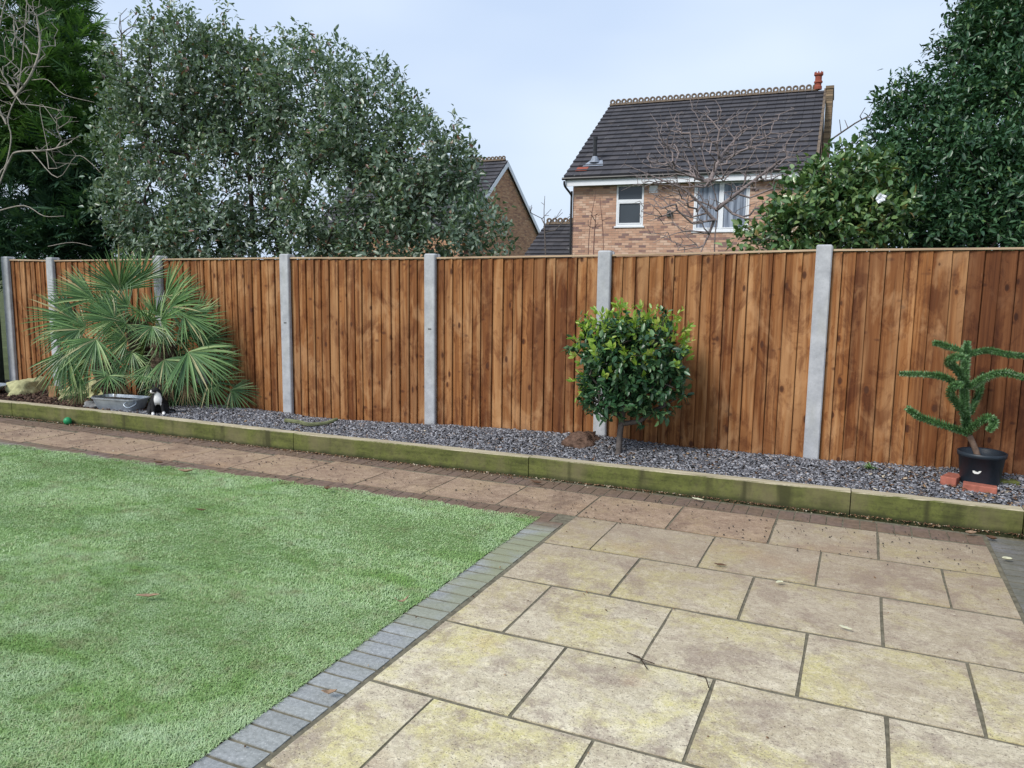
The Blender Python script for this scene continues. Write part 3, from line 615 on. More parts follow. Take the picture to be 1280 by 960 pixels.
tag(bricks(.20, 7.56, 1.6, 4.64, .30, 2, holes).build('brick', MT['buff_brick'], wall1), kind='stuff')
gb = bricks(.3, 10.1, 1.6, 7.8, 0, 12, inside=lambda a, z: z < 4.7 or z < 7.75-.65*abs(a-5.2)); gb.v = [(7.56-y_, x_, z_) for x_, y_, z_ in gb.v]
tag(gb.build('brick', MT['buff_brick'], wall1), kind='stuff')
D1, ZR1 = 5.23, 8.17; RS = (ZR1-4.88)/D1
rf = MB()
rf.add([(0, -.0, 4.86), (7.60, -.0, 4.86), (7.60, D1, 8.12), (0, D1, 8.12), (0, 2*D1, 4.86), (7.60, 2*D1, 4.86), (0, .05, 4.78), (7.60, .05, 4.78), (7.60, D1, 8.0), (0, D1, 8.0), (0, 2*D1-.06, 4.78), (7.60, 2*D1-.06, 4.78)],
       [(0, 1, 2, 3), (3, 2, 5, 4), (6, 9, 8, 7), (9, 10, 11, 8), (0, 3, 9, 6), (3, 4, 10, 9), (1, 7, 8, 2), (2, 8, 11, 5), (0, 6, 7, 1), (4, 5, 11, 10)])
roof1 = rf.build('roof', MT['tile'], h1)
tag(roof_tiles(-.02, 7.62, -.03, 4.88, D1, ZR1, 17, .30, 4).build('tile', MT['tile'], roof1), kind='stuff')
ridge(roof1, -.02, 7.60, D1, ZR1+.07, .218)
MB().box((.04, -.03, 4.60), (7.60, .02, 4.80)).build('fascia', MT['white_upvc'], h1)
g_ = MB(); g_.tube([(-.06, -.09, 4.83), (7.62, -.09, 4.83)], .045, 8); gt = g_.build('gutter', MT['black_plastic'], h1)
MB().tube(smooth_path([(.02, -.10, 4.76), (.03, -.06, 4.6), (.16, .2, 4.35), (.165, .24, 4.1), (.165, .24, 0)], 3), .036, 8).build('downpipe', MT['black_plastic'], h1, True)
window(h1, 1.67, 2.55, 3.33, 4.62, .34, 1, 4.12)
window(h1, 4.13, 5.78, 3.15, 4.66, .34, 2, None, 'net')
vn = MB(); 
for k in range(4): vn.box((2.74, .275, 4.36+k*.05), (2.96, .305, 4.36+k*.05+.035))
vn.box((2.72, .285, 4.34), (2.98, .299, 4.57)); vn.build('air_vent', MT['white_upvc'], h1)
MB().box((3.31, .2, 3.60), (3.49, .292, 3.70)).lathe([(0, 0), (.07, .01), (.08, .05), (.05, .1), (0, .12)], 10, (3.40, .17, 3.68)).build('security_light', simple('lamp_black', (.09, .1, .10), .4), h1)
# chimney stack at the gable, pot and flue
ck = MB(); ck.box((7.66, 4.4, 0), (7.86, 6.2, 8.10)); stack = ck.build('chimney_stack', MT['mortar'], h1)
cb = MB(); r_ = random.Random(8)
for q in range(108):
    z = .3+q*.075
    if z > 8.03: break
    for yy in range(5): o_ = .18*(q % 2); cb.box((7.654, max(4.4, 4.4+yy*.36-o_), z), (7.866+r_.uniform(0, .004), min(6.2, 4.4+(yy+1)*.36-o_-.01), z+.065))
    cb.box((7.657, 4.388, z), (7.863, 4.42, z+.065))
cb.box((7.63, 4.36, 8.04), (7.89, 6.24, 8.13))
brick_mat('stack_brick', [(0., (.12, .09, .06)), (.5, (.26, .18, .11)), (1., (.36, .27, .17))], (.25, .20, .15))
tag(cb.build('brick', MT['stack_brick'], stack), kind='stuff')
vg = MB(); vg.add([(7.57, -.02, 4.76), (7.65, -.02, 4.76), (7.65, D1, 8.04), (7.57, D1, 8.04), (7.57, -.02, 4.97), (7.65, -.02, 4.97), (7.65, D1, 8.25), (7.57, D1, 8.25)], [(0, 1, 2, 3), (4, 7, 6, 5), (0, 4, 5, 1), (1, 5, 6, 2), (3, 2, 6, 7), (0, 3, 7, 4)])
vg.build('gable_verge', MT['ridge_clay'], h1)
MB().lathe([(.0, 0), (.13, 0), (.13, .1), (.105, .13), (.105, .2), (.14, .22), (.14, .27), (.11, .3), (.11, .44), (.15, .47), (.15, .52), (.12, .54), (.12, .46), (0, .46)], 12, (7.36, D1, 8.22)).build('chimney_pot', MT['terracotta'], h1)
tp = MB()
for k in range(8): a = k*PI/4; tp.box((7.36+.125*math.cos(a)-.02, D1+.125*math.sin(a)-.02, 8.74), (7.36+.125*math.cos(a)+.02, D1+.125*math.sin(a)+.02, 8.80))
tp.build('pot_crown', MT['terracotta'], h1)
MB().tube([(.77, .75, 5.32), (.77, .75, 6.16)], .065, 10).tube([(.77, .75, 6.14), (.77, .75, 6.24)], .08, 10).build('flue_pipe', MT['black_plastic'], h1)
def rz1(v): return 4.97+RS*v
lf = MB(); lf.add([(.43, .50, rz1(.50)), (1.13, .50, rz1(.50)), (.99, .90, rz1(.90)), (.59, .90, rz1(.90))], [(0, 1, 2, 3)]); lf.lathe([(.17, .0), (.08, .2)], 10, (.77, .75, rz1(.75)-.02)); lf.build('lead_flashing', MT['lead'], roof1)
MB().add([(.28, .22, rz1(.22)), (.66, .22, rz1(.22)), (.66, .46, rz1(.46)), (.28, .46, rz1(.46))], [(0, 1, 2, 3)]).build('red_tile', MT['terracotta'], roof1)

h2 = empty('gabled_house', (-16.926, 36.41, 0), AN); tag(h2, 'distant orange brick house showing a white trimmed gable beside the large shrub', 'house')
S2 = .86; D2 = 4.0; ZR = 7.45; ze = ZR - S2*D2
w2 = MB(); w2.box((-9, -D2+.1, 0), (0, D2-.1, ze)); w2.add([(-9, -D2+.1, ze), (0, -D2+.1, ze), (0, D2-.1, ze), (-9, D2-.1, ze), (-9, 0, ZR-.12), (0, 0, ZR-.12)], [(0, 1, 5, 4), (1, 2, 5), (2, 3, 4, 5), (3, 0, 4)])
wall2 = w2.build('wall', MT['mortar'], h2)
bk = bricks(-D2+.12, D2-.12, 2.0, ZR-.15, 0, 5, inside=lambda a, z: z < ZR-.22-S2*abs(a))
bk.v = [(-y_, x_, z_) for x_, y_, z_ in bk.v]              # turn the bricks onto the +x gable
tag(bk.build('brick', MT['orange_brick'], wall2), kind='stuff')
tag(bricks(-9, 0, 1.8, ze-.05, -D2+.1, 15).build('brick', MT['orange_brick'], wall2), kind='stuff')
r2 = MB(); e = .12
r2.add([(-9.2, -D2-.2, ze-.2*S2), (e, -D2-.2, ze-.2*S2), (e, 0, ZR), (-9.2, 0, ZR), (-9.2, D2+.2, ze-.2*S2), (e, D2+.2, ze-.2*S2)], [(0, 1, 2, 3), (3, 2, 5, 4)])
r2.v += [(x_, y_, z_+.06) for x_, y_, z_ in r2.v[:6]]; r2.f += [(6, 7, 8, 9), (9, 8, 11, 10), (1, 7, 8, 2), (2, 8, 11, 5), (0, 1, 7, 6)]; r2.mi += [0]*5
roof2 = r2.build('roof', MT['tile'], h2)
tag(roof_tiles(-9.2, e+.03, -D2-.25, ze-.25*S2+.07, 0, ZR+.08, 17, .30, 6).build('tile', MT['tile'], roof2), kind='stuff')
ridge(roof2, -4.3, e+.05, 0, ZR+.16)
for s_ in (-1, 1):
    MB().add([(e+.02, 0, ZR-.22), (e+.02, s_*(D2+.2), ze-.2*S2-.22), (e+.02, s_*(D2+.2), ze-.2*S2+.04), (e+.02, 0, ZR+.04), (e+.05, 0, ZR-.22), (e+.05, s_*(D2+.2), ze-.2*S2-.22), (e+.05, s_*(D2+.2), ze-.2*S2+.04), (e+.05, 0, ZR+.04)],
             [(0, 1, 2, 3), (4, 5, 6, 7), (0, 1, 5, 4), (1, 2, 6, 5), (2, 3, 7, 6), (3, 0, 4, 7)]).build('bargeboard', MT['white_upvc'], h2)

ga = empty('brick_garage', (-9.118, 24.188, 0), A1); tag(ga, 'low garage with dark tiled roof and ringed ridge tiles left of the buff brick house', 'garage')
wg = MB().box((-1.65, 1.1, 0), (.19, 5.3, 2.3)).build('wall', MT['mortar'], ga); tag(bricks(-1.65, .19, .3, 2.28, 1.1, 16).build('brick', MT['buff_brick'], wg), kind='stuff')
g3 = MB(); g3.add([(-1.74, .9, 2.3), (.19, .9, 2.3), (.19, 3.2, 3.6), (-1.74, 3.2, 3.6), (-1.74, 5.5, 2.3), (.19, 5.5, 2.3)], [(0, 1, 2, 3), (3, 2, 5, 4), (0, 3, 4), (1, 5, 2), (0, 4, 5, 1)]); rg = g3.build('roof', MT['tile'], ga)
tag(roof_tiles(-1.78, .18, .85, 2.29, 3.2, 3.64, 9, .30, 9).build('tile', MT['tile'], rg), kind='stuff')
ridge(rg, -1.76, .19, 3.2, 3.70)

# ------------------------------------------------------------------ trees behind the fence
def stem(*p): return [tuple(q) for q in p]
leafy_tree('photinia_tree', 'broad round evergreen with glossy grey green and reddish leaves, left of centre behind the fence', 'tree', (-7.451,8.256,0.738),
    [stem((-7.451,8.256,0.738), (-7.318,8.459,1.718), (-7.010,8.613,2.581), (-6.805,8.718,3.425)), stem((-7.795,8.320,0.720), (-8.250,8.386,1.824), (-8.655,8.253,2.921), (-8.882,8.312,4.025)),
     stem((-7.017,8.233,0.758), (-6.370,8.444,1.721), (-5.728,8.617,2.442), (-5.332,8.758,2.945)), stem((-7.662,8.490,0.716), (-7.932,8.641,1.833), (-8.070,8.743,2.958), (-8.187,8.724,3.948)), stem((-7.751,8.121,0.734), (-8.533,7.798,1.697), (-9.071,7.792,2.561))],
    [((-8.985,8.518,4.241),0.954), ((-9.522,8.160,3.444),0.591), ((-8.246,8.714,4.058),0.811), ((-6.982,8.703,3.870),0.773), ((-6.032,8.629,3.463),0.702),
     ((-5.129,8.519,2.952),0.575), ((-4.806,8.650,2.859),0.357), ((-8.972,7.837,2.562),0.635), ((-8.031,8.504,2.709),0.803), ((-6.268,8.500,2.548),0.835), ((-4.854,8.438,2.308),0.608),
     ((-4.252,8.358,2.177),0.285), ((-5.469,8.221,1.963),0.545), ((-8.094,7.805,1.909),0.617), ((-3.967,8.340,1.931),0.169), ((-9.029,7.621,2.013),0.325), ((-7.628,8.343,1.876),0.438), ((-6.782,8.392,1.876),0.383), ((-8.406,7.752,1.749),0.430), ((-7.402,9.079,4.711),0.245), ((-9.712,8.148,3.948),0.284)],
    8200, 8, .082, .48, MT['photinia_leaf'], MT['bark_dark'], 21, .55, 1.35, .15, .55, .07, skel=620)
leafy_tree('laurel_tree', 'tall dense dark green laurel filling the right edge behind the fence', 'tree', (1.243,9.703,0.493),
    [stem((1.243,9.703,0.493), (1.113,9.981,2.046), (1.145,10.186,3.353), (1.162,10.475,4.521)), stem((0.982,9.367,0.514), (0.583,9.382,1.852), (0.450,9.445,2.691)), stem((1.368,9.542,0.520), (1.556,9.736,2.029), (1.568,10.036,3.296))],
    [((1.380,10.541,4.303),0.604), ((0.978,10.353,4.253),0.302), ((1.274,10.131,3.334),0.694), ((0.694,10.094,4.113),0.228), ((0.625,9.742,3.431),0.343), ((0.341,9.463,3.151),0.407), ((0.178,9.090,2.618),0.372),
     ((0.748,9.336,2.544),0.661), ((1.379,9.492,2.420),0.694), ((0.389,8.891,2.114),0.419), ((0.948,9.126,2.002),0.483), ((1.826,10.418,3.600),0.694), ((1.555,10.834,5.007),0.809), ((0.245,9.582,3.510),0.206), ((2.106,9.945,2.523),0.661)],
    9500, 9, .078, .40, MT['laurel_leaf'], MT['bark_dark'], 22, .45, 1.5, .15, .5, .07, skel=320)
cm = leafy_tree('camellia_bush', 'lighter glossy green camellia bush between the brick house and the dark laurel', 'bush', (-0.258,8.001,1.051),
    [stem((-0.258,8.001,1.051), (-0.288,8.232,1.966), (-0.294,8.319,2.581)), stem((-0.328,7.970,1.050), (-0.523,8.003,1.881), (-0.674,7.867,2.173))],
    [((-0.323,8.292,2.489),0.310), ((-0.078,8.516,2.505),0.267), ((-0.548,8.045,2.245),0.306), ((-0.190,8.187,2.114),0.321), ((-0.732,7.819,2.023),0.196), ((0.083,8.322,2.194),0.245), ((-1.035,7.668,1.921),0.106), ((-0.452,7.935,1.952),0.271)],
    900, 8, .090, .50, MT['camellia_leaf'], MT['bark_grey'], 23, .5, 1.55, .13, .4, .03, skel=130)
simple('petal_white', (.72, .74, .78), .6, .3, .08, 30, .1)
fl = MB(); fc = Vector((0.069,7.947,2.321)) - Vector(cm.location)
rr_ = random.Random(2)
for k in range(9):
    a = k*2.4; d_ = Vector((math.cos(a)*.8+.2, -.6, math.sin(a)*.8)).normalized()*(.035+.003*k); s_ = d_.cross(Vector((0, 1, 0))).normalized()*.026
    p0 = fc; fl.add([p0, p0+d_*.6+s_, p0+d_*1.15, p0+d_*.6-s_, p0+d_*.6+Vector((0, -.012, 0))], [(0, 1, 4), (1, 2, 4), (2, 3, 4), (3, 0, 4)])
fl.build('flower', MT['petal_white'], cm)

def conifer(name, label, base, blobs, n, seed, L, trunkpts):
    rng = np.random.default_rng(seed); root = empty(name, base); tag(root, label, 'tree'); b = np.array(base)
    P, d = blob_points(blobs, n, rng, .55, 1.2); out = nrm(d*np.array([1, 1, .35]) + np.array([0, 0, .35]) + rng.normal(size=d.shape)*.3)
    roots = [[np.array(p) for p in smooth_path(s, 4)] for s in trunkpts]; sk = P[rng.choice(len(P), 220, replace=False)]
    N, par = grow(roots, sk, .3, .05, rng, .3); V, F = wood(N, par, .005, .5, .12); link('trunk', np_mesh('trunk', V-b, F, MT['bark_dark']), root)
    def sprays(sel, nm, mt):
        p, o = P[sel], out[sel]; m = len(p); side = nrm(np.cross(o, nrm(rng.normal(size=(m, 3))*.5+np.array([0, 0, 1.])))); up = np.cross(side, o)
        ll = L*(.6+.8*rng.random(m)); PP = []; DD = []; LL = []; NN = []
        for k in range(11):
            s_ = (k//2+.5)/6; sg = 1 if k % 2 else -1; PP.append(p + o*(ll*s_)[:, None] - up*(ll*s_*s_*.25)[:, None])
            DD.append(nrm(o*.85 + side*sg*.75 - up*.15 + rng.normal(size=(m, 3))*.12)); LL.append(ll*(.62-.42*s_)); NN.append(up)
        PP.append(p); DD.append(o); LL.append(ll*1.1); NN.append(up)
        PP, DD, NN, LL = np.concatenate(PP), np.concatenate(DD), np.concatenate(NN), np.concatenate(LL)
        V, F = leaf_cloud(PP-b, DD, NN, LL, LL*.13, .1, .15); link(nm, np_mesh(nm, V, F, mt), root)
    hi = (P[:, 2] > (-12.469,9.291,3.608)[2] - .5*rng.random(len(P))) & (rng.random(len(P)) < .9)
    sprays(~hi, 'foliage', MT['conifer_leaf'])
    if hi.any(): sprays(hi, 'upper_foliage', MT['conifer_top_leaf'])
    return root
conifer('conifer_tree', 'tall feathery conifer in the left corner, bright green at the top', (-12.881,8.651,0.490),
    [((-13.679,9.270,5.684),0.969), ((-12.702,9.422,5.228),0.600), ((-13.069,9.646,6.380),0.443), ((-12.245,9.302,4.510),0.564), ((-12.927,8.935,4.100),1.074), ((-12.082,8.994,3.414),0.767), ((-12.881,8.537,2.746),1.058), ((-11.587,8.842,2.356),0.677), ((-12.154,8.529,1.960),0.781), ((-11.211,9.197,2.115),0.463), ((-14.395,8.557,4.526),1.091), ((-10.327,9.133,1.978),0.435)],
    7000, 31, .34, [[(-12.881,8.651,0.490), (-13.056,9.005,3.464), (-13.131,9.522,6.478)], [(-11.739,8.839,0.527), (-11.730,9.035,1.849), (-12.020,9.058,2.902)]])

def bare_tree(name, label, base, stems, blobs, n, m, seed, tip=.0045, expo=.42, rmax=.06, group=None, lo=.3, bias=.3, wob=.09, extra=None, seg=.2):
    rng = np.random.default_rng(seed); root = empty(name, base); tag(root, label, 'tree', group); b = np.array(base)
    P, d = blob_points(blobs, n, rng, lo, 1.3); roots = [[np.array(p) for p in smooth_path(s, 4)] for s in stems]
    N, par = grow(roots, P, seg, wob, rng, bias); V, F = wood(N, par, tip, expo, rmax, 5)
    link('branches', np_mesh('branches', V-b, F, MT[m]), root)
    if extra:
        e_ = MB()
        for pl, r0, r1 in extra:
            q = smooth_path(pl, 4); e_.tube([Vector(p)-Vector(base) for p in q], [r0+(r1-r0)*i/(len(q)-1) for i in range(len(q))], 6)
        e_.build('limbs', MT[m], root)
    return root
simple('bark_twig', (.25, .205, .195), .85, .2, .3, 25, .3, .006)
bare_tree('bare_fruit_tree', 'leafless spreading tree in front of the brick house windows', (-2.118,12.755,0.696),
    [stem((-2.118,12.755,0.696), (-2.260,12.896,2.103), (-2.254,12.988,2.718), (-2.373,12.891,3.176), (-2.619,12.740,3.663), (-3.051,12.468,3.889)), stem((-2.278,12.978,2.717), (-1.889,13.204,3.069), (-1.444,13.461,3.460)), stem((-2.290,12.948,2.551), (-2.687,12.721,2.981), (-3.143,12.435,3.189), (-3.620,12.250,3.396)), stem((-2.373,12.891,3.176), (-2.222,13.137,3.641), (-1.910,13.448,4.050))],
    [((-2.512,12.997,3.572),0.904), ((-1.697,13.384,3.712),0.710), ((-1.313,13.709,3.994),0.390), ((-3.033,12.498,3.279),0.699), ((-2.755,12.522,2.590),0.610), ((-1.532,13.356,3.010),0.581), ((-1.092,13.715,3.352),0.456), ((-3.080,12.578,3.972),0.318)],
    1100, 'bark_twig', 41, .0036, .41, .06, wob=.06)
bare_tree('bare_twigs', 'thin leafless twigs arching above the camellia bush', (-0.307,9.515,0.960),
    [stem((-0.266,9.534,0.961), (-0.445,9.663,2.401), (-0.529,9.717,3.031), (-0.299,9.861,3.305), (-0.021,10.013,3.490))], [((-0.216,9.898,3.307),0.255), ((-0.446,9.755,3.033),0.200), ((-0.104,9.975,3.489),0.145)], 26, 'bark_grey', 42, .0038, .35, .01)
bare_tree('bare_sapling', 'spindly leafless sapling with upright twigs between the gabled house and the garage', (-5.562,13.938,0.484),
    [stem((-5.562,13.938,0.484), (-5.680,14.109,2.019), (-5.759,14.185,2.787), (-5.771,14.236,3.171))], [((-5.739,14.212,2.910),0.341), ((-5.505,14.300,2.791),0.279)], 26, 'bark_grey', 43, .0045, .35, .02)
bare_tree('red_stemmed_sapling', 'thin reddish upright stems in front of the buff wall, left of the small window', (-4.099,12.407,0.634),
    [stem((-4.185,12.368,0.633), (-4.280,12.558,2.230), (-4.225,12.703,3.057)), stem((-4.026,12.440,0.635), (-4.050,12.642,2.100), (-4.155,12.715,2.925)), stem((-4.123,12.395,0.634), (-4.197,12.576,2.098), (-4.198,12.657,2.658))], [((-4.204,12.641,2.564),0.215)], 14, 'bark_red', 44, .004, .3, .012)
bare_tree('bare_pale_tree', 'leafless tree with pale grey branches in front of the conifer at the left edge', (-11.887,7.345,0.608),
    [stem((-11.909,7.335,0.608), (-11.954,7.627,2.747), (-11.840,7.739,3.165), (-11.801,7.814,3.558), (-11.865,7.828,3.854), (-11.759,7.932,4.236), (-11.730,8.023,4.771), (-11.723,8.130,5.485), (-11.722,8.200,5.960)),
     stem((-11.880,7.808,3.758), (-12.009,7.793,4.054), (-12.101,7.855,4.766), (-12.040,7.987,5.480)), stem((-11.777,7.915,4.176), (-11.501,7.969,4.451), (-11.399,8.075,4.865), (-11.474,8.110,5.335)), stem((-11.954,7.627,2.747), (-11.699,7.699,3.210), (-11.498,7.694,3.314), (-11.016,7.802,3.327), (-10.691,7.846,3.383), (-10.417,7.877,3.506))],
    [((-11.825,7.997,4.889),0.599), ((-11.996,7.816,4.173),0.479), ((-11.576,8.162,5.249),0.359), ((-11.873,8.080,5.601),0.479), ((-10.742,7.818,3.348),0.347), ((-10.671,7.926,3.866),0.255)],
    360, 'bark_pale', 45, .0030, .385, .038, extra=[
     ([(-11.404,7.849,3.332), (-10.841,7.824,2.936), (-10.523,7.900,3.237), (-10.213,7.911,3.111), (-9.864,7.915,2.819)], .007, .003), ([(-11.864,7.512,2.442), (-11.260,7.575,2.524), (-10.887,7.610,2.370), (-10.623,7.730,2.374)], .009, .004),
     ([(-11.475,7.972,4.392), (-11.161,8.000,4.370), (-10.836,8.002,4.140), (-10.332,8.099,4.009)], .006, .003), ([(-10.995,7.812,3.327), (-11.146,7.841,3.997), (-10.761,7.851,3.635)], .005, .003), ([(-10.612,7.448,1.928), (-10.305,7.595,1.989), (-10.043,7.706,1.937)], .005, .003)])
bare_tree('bare_leader_twigs', 'fine leafless twigs sticking out between the conifer and the round evergreen', (-10.468,8.426,0.603),
    [stem((-10.468,8.426,0.603), (-10.650,8.739,3.306), (-10.743,8.948,5.027), (-10.798,8.994,5.518))], [((-10.765,8.937,5.026),0.322), ((-10.591,9.079,5.459),0.273), ((-10.910,8.818,4.655),0.273)], 40, 'bark_grey', 46, .004, .36, .014)

# ------------------------------------------------------------------ palm
palm = empty('fan_palm', (-7.0, 6.05, .1)); tag(palm, 'large bushy fan palm with many green fans in front of the left fence', 'palm')
pb = Vector((-7.0, 6.05, .1)); rp = random.Random(77)
def frond(hub, direction, size, crown, nseg=20, spread=150, up=None, mat='palm_leaf', droop=.08, nrm_hint=None):
    """fan of narrow V-folded segments at the end of a petiole; direction = middle segment"""
    hub = Vector(hub)-pb; D = Vector(direction).normalized(); view = Vector(nrm_hint or (.6, -.7, .45)).normalized()
    Nn = (view - D*view.dot(D)).normalized(); S = D.cross(Nn).normalized(); m = MB(); crown = Vector(crown)-pb
    for k in range(nseg):
        a = math.radians(-spread/2+spread*(k+rp.uniform(-.25, .25))/(nseg-1)); L = size*(.80+.25*math.cos(a*.9))*rp.uniform(.88, 1.08)
        d_ = (D*math.cos(a)+S*math.sin(a) + Nn*rp.uniform(-.10, .16)).normalized(); s_ = d_.cross(Nn).normalized(); w = .0088*size/.4*rp.uniform(.85, 1.15)
        pts = []; 
        for j, (u, ww) in enumerate(((0.02, .35), (.3, 1.), (.6, .8), (.85, .42), (1., .04))):
            c_ = hub + d_*(L*u) + Vector((0, 0, -1))*(droop*L*u**2.6) + Nn*(.03*size*math.sin(PI*u)); pts.append((c_+s_*w*ww + Nn*w*ww*.5, c_, c_-s_*w*ww + Nn*w*ww*.5))
        V = [q for p in pts for q in p]; F = [(j*3+i, j*3+i+1, j*3+i+4, j*3+i+3) for j in range(4) for i in range(2)]
        m.add(V, F)
    fr = m.build('frond', MT[mat], palm)
    mid = (crown+hub)/2 + Vector((0, 0, .10))*size/.4
    MB().tube(smooth_path([crown, mid, hub+D*.015], 4), [.008]*4+[.0055]*5 if True else .006, 5).build('petiole', MT['palm_stalk'], fr)
    return fr
simple('palm_stalk', (.17, .22, .09), .5, .4, .25, 30, .1)
C1 = Vector((-7.460,6.220,0.992)); C2 = Vector((-6.805,6.013,0.811)); C3 = Vector((-7.446,5.757,0.582))
rt = Vector((.912, .411, 0)); tw_ = Vector((.5, -.8, .2)).normalized()
def sdir(sx, sy, tz=.25): return rt*sx + Vector((0, 0, 1))*sy + tw_*tz
SC = 8.5/968
PF = [ # hub, screen-ish direction (right, up, towards viewer), length px, crown, spread
 ((-7.545,6.105,1.376), (-.05, 1, .15), 66, C1, 150, 26), ((-7.393,6.256,1.485), (.35, 1, -.1), 52, C1, 110, 16), ((-7.021,6.266,1.314), (.95, .55, .2), 60, C1, 95, 18), ((-7.743,5.934,1.269), (-.9, .28, .2), 62, C1, 80, 18),
 ((-7.792,5.735,1.046), (-1, .1, .3), 64, C1, 110, 20), ((-7.580,5.618,0.955), (-.8, -.55, .5), 56, C1, 100, 18), ((-7.355,5.629,0.862), (-.35, -.9, .5), 60, C1, 120, 18), ((-7.012,5.905,1.167), (-.1, -.6, .9), 34, C1, 170, 18),
 ((-6.826,6.127,1.200), (1, .22, .3), 62, C2, 100, 20), ((-6.582,6.092,1.122), (.95, -.35, .4), 52, C2, 110, 18), ((-6.776,5.845,1.008), (.05, -.8, .6), 36, C2, 160, 20), ((-6.415,5.969,0.747), (.8, -.75, .45), 72, C2, 120, 24),
 ((-7.108,5.554,0.495), (-.1, -.5, .8), 38, C3, 250, 24), ((-7.688,5.535,0.717), (-.35, -1, .3), 58, C3, 90, 18), ((-7.338,6.026,1.180), (-.8, .5, .3), 44, C1, 120, 18), ((-7.518,5.866,1.093), (-.5, .7, .3), 40, C1, 130, 18),
 ((-6.811,6.023,0.896), (.6, -.2, .5), 44, C2, 150, 18), ((-7.163,5.904,0.715), (-.2, -.6, .4), 46, C2, 150, 18), ((-6.908,5.935,0.596), (.2, -.8, .3), 44, C2, 140, 18), ((-7.642,5.734,0.573), (-.8, -.5, .2), 50, C3, 120, 18),
 ((-6.770,6.129,0.586), (.9, -.4, .1), 50, C2, 110, 18), ((-7.458,6.004,0.870), (-.3, .3, .5), 40, C1, 180, 20), ((-7.161,6.236,1.091), (.4, .8, 0), 44, C1, 120, 18), ((-7.217,5.789,0.549), (.3, -.7, .5), 36, C3, 160, 18),
 ((-7.625,5.826,0.698), (-1, -.1, .1), 46, C1, 110, 16), ((-6.833,5.744,0.492), (.1, -.4, .6), 26, C2, 170, 16), ((-7.602,5.602,0.458), (-.6, -.8, .2), 40, C3, 110, 16), ((-6.679,6.280,0.886), (1, 0, 0), 48, C2, 90, 16), ((-7.666,6.087,1.170), (-.5, .9, 0), 48, C1, 100, 16),
 ((-6.687,5.899,0.655), (.5, -.7, .4), 48, C2, 130, 18), ((-7.086,6.017,0.797), (0, .2, .6), 36, C2, 200, 18), ((-7.186,5.871,1.018), (-.2, -.2, .8), 34, C1, 200, 18)]
for k in range(30):                                           # younger fans filling the inside of the crown
    px_, py_ = rp.gauss(0, .46), min(.2, rp.gauss(-.15, .36)); hb = Vector((-6.95, 6.02, .86)) + rt*px_ + Vector((0, 0, py_)) + Vector((rp.uniform(-.1, .1), rp.uniform(-.1, .12), 0))
    if hb.z < .3 or hb.y > 6.32: continue
    frond(hb, sdir(px_*2.2+rp.uniform(-.4, .4), py_*1.8-.15, .35), rp.uniform(.30, .42), (C1, C2, C3)[k % 3], 20, 150)
for h_, d_, L_, c_, sp, ns in PF: frond(h_, sdir(*d_), L_*SC*.86, c_, ns+8, sp*1.12)
for k in range(22):                                           # dead fronds hanging by the stems
    hx = rp.uniform(185, 235); c_ = C2 if k % 3 else C3
    frond(c_ + Vector((rp.uniform(-.2, .3), rp.uniform(-.15, .2), -.12-.02*k)), Vector((rp.uniform(-.6, .6), rp.uniform(-.4, .2), -1)), .26, c_, 12, 60, mat='dry_palm', droop=.02)
tk = MB()
for base_, top_ in ((Vector((-7.15, 6.15, .05)), C1), (Vector((-6.85, 6.0, .05)), C2), (Vector((-7.45, 6.0, .05)), C3)):
    n = 22; q = [base_.lerp(top_, i/n)-pb for i in range(n+1)]; tk.tube(q, [.105+.018*(i % 2)+.02*rp.random() for i in range(n+1)], 10)
    for i in range(90):
        u = rp.random(); a = rp.uniform(0, 2*PI); c_ = base_.lerp(top_, u)-pb; o_ = Vector((math.cos(a), math.sin(a), 0)); s_ = o_.cross(Vector((0, 0, 1)))*.018
        tk.add([c_+o_*.10-s_, c_+o_*.10+s_, c_+o_*.15+Vector((0, 0, .11))], [(0, 1, 2)])
tk.build('trunk', MT['palm_fibre'], palm)

# ------------------------------------------------------------------ clipped bay tree
bc = Vector((-1.668,6.000,0.886))
def br(x, y, z, r): return ((bc.x+x, bc.y+y, bc.z+z), r)
bay = leafy_tree('bay_tree', 'small standard tree with rounded dark leafy head and lime green tips in the slate bed', 'tree', (-1.74, 5.98, .14),
    [stem((-1.74, 5.98, .10), (-1.735, 5.99, .3), (-1.72, 5.99, .45), (-1.68, 6.0, .8))],
    [br(0, 0, .04, .33), br(-.20, .0, .08, .23), br(.20, 0, .04, .24), br(-.12, -.05, -.16, .26), br(.16, 0, -.18, .24), br(0, 0, -.24, .22), br(-.22, 0, -.16, .2), br(.28, 0, -.08, .14), br(-.25, 0, .26, .13), br(.1, 0, .27, .16), br(0,.1,0,.32), br(-.28, 0, .12, .16), br(.27, 0, .22, .15), br(.26, 0, -.24, .15), br(-.24, 0, -.28, .15)],
    640, 9, .066, .50, MT['bay_leaf'], MT['bark_grey'], 51, .45, .3, .07, .4, .026, young=230, young_mat=MT['bay_young_leaf'], skel=200, bias=.2)
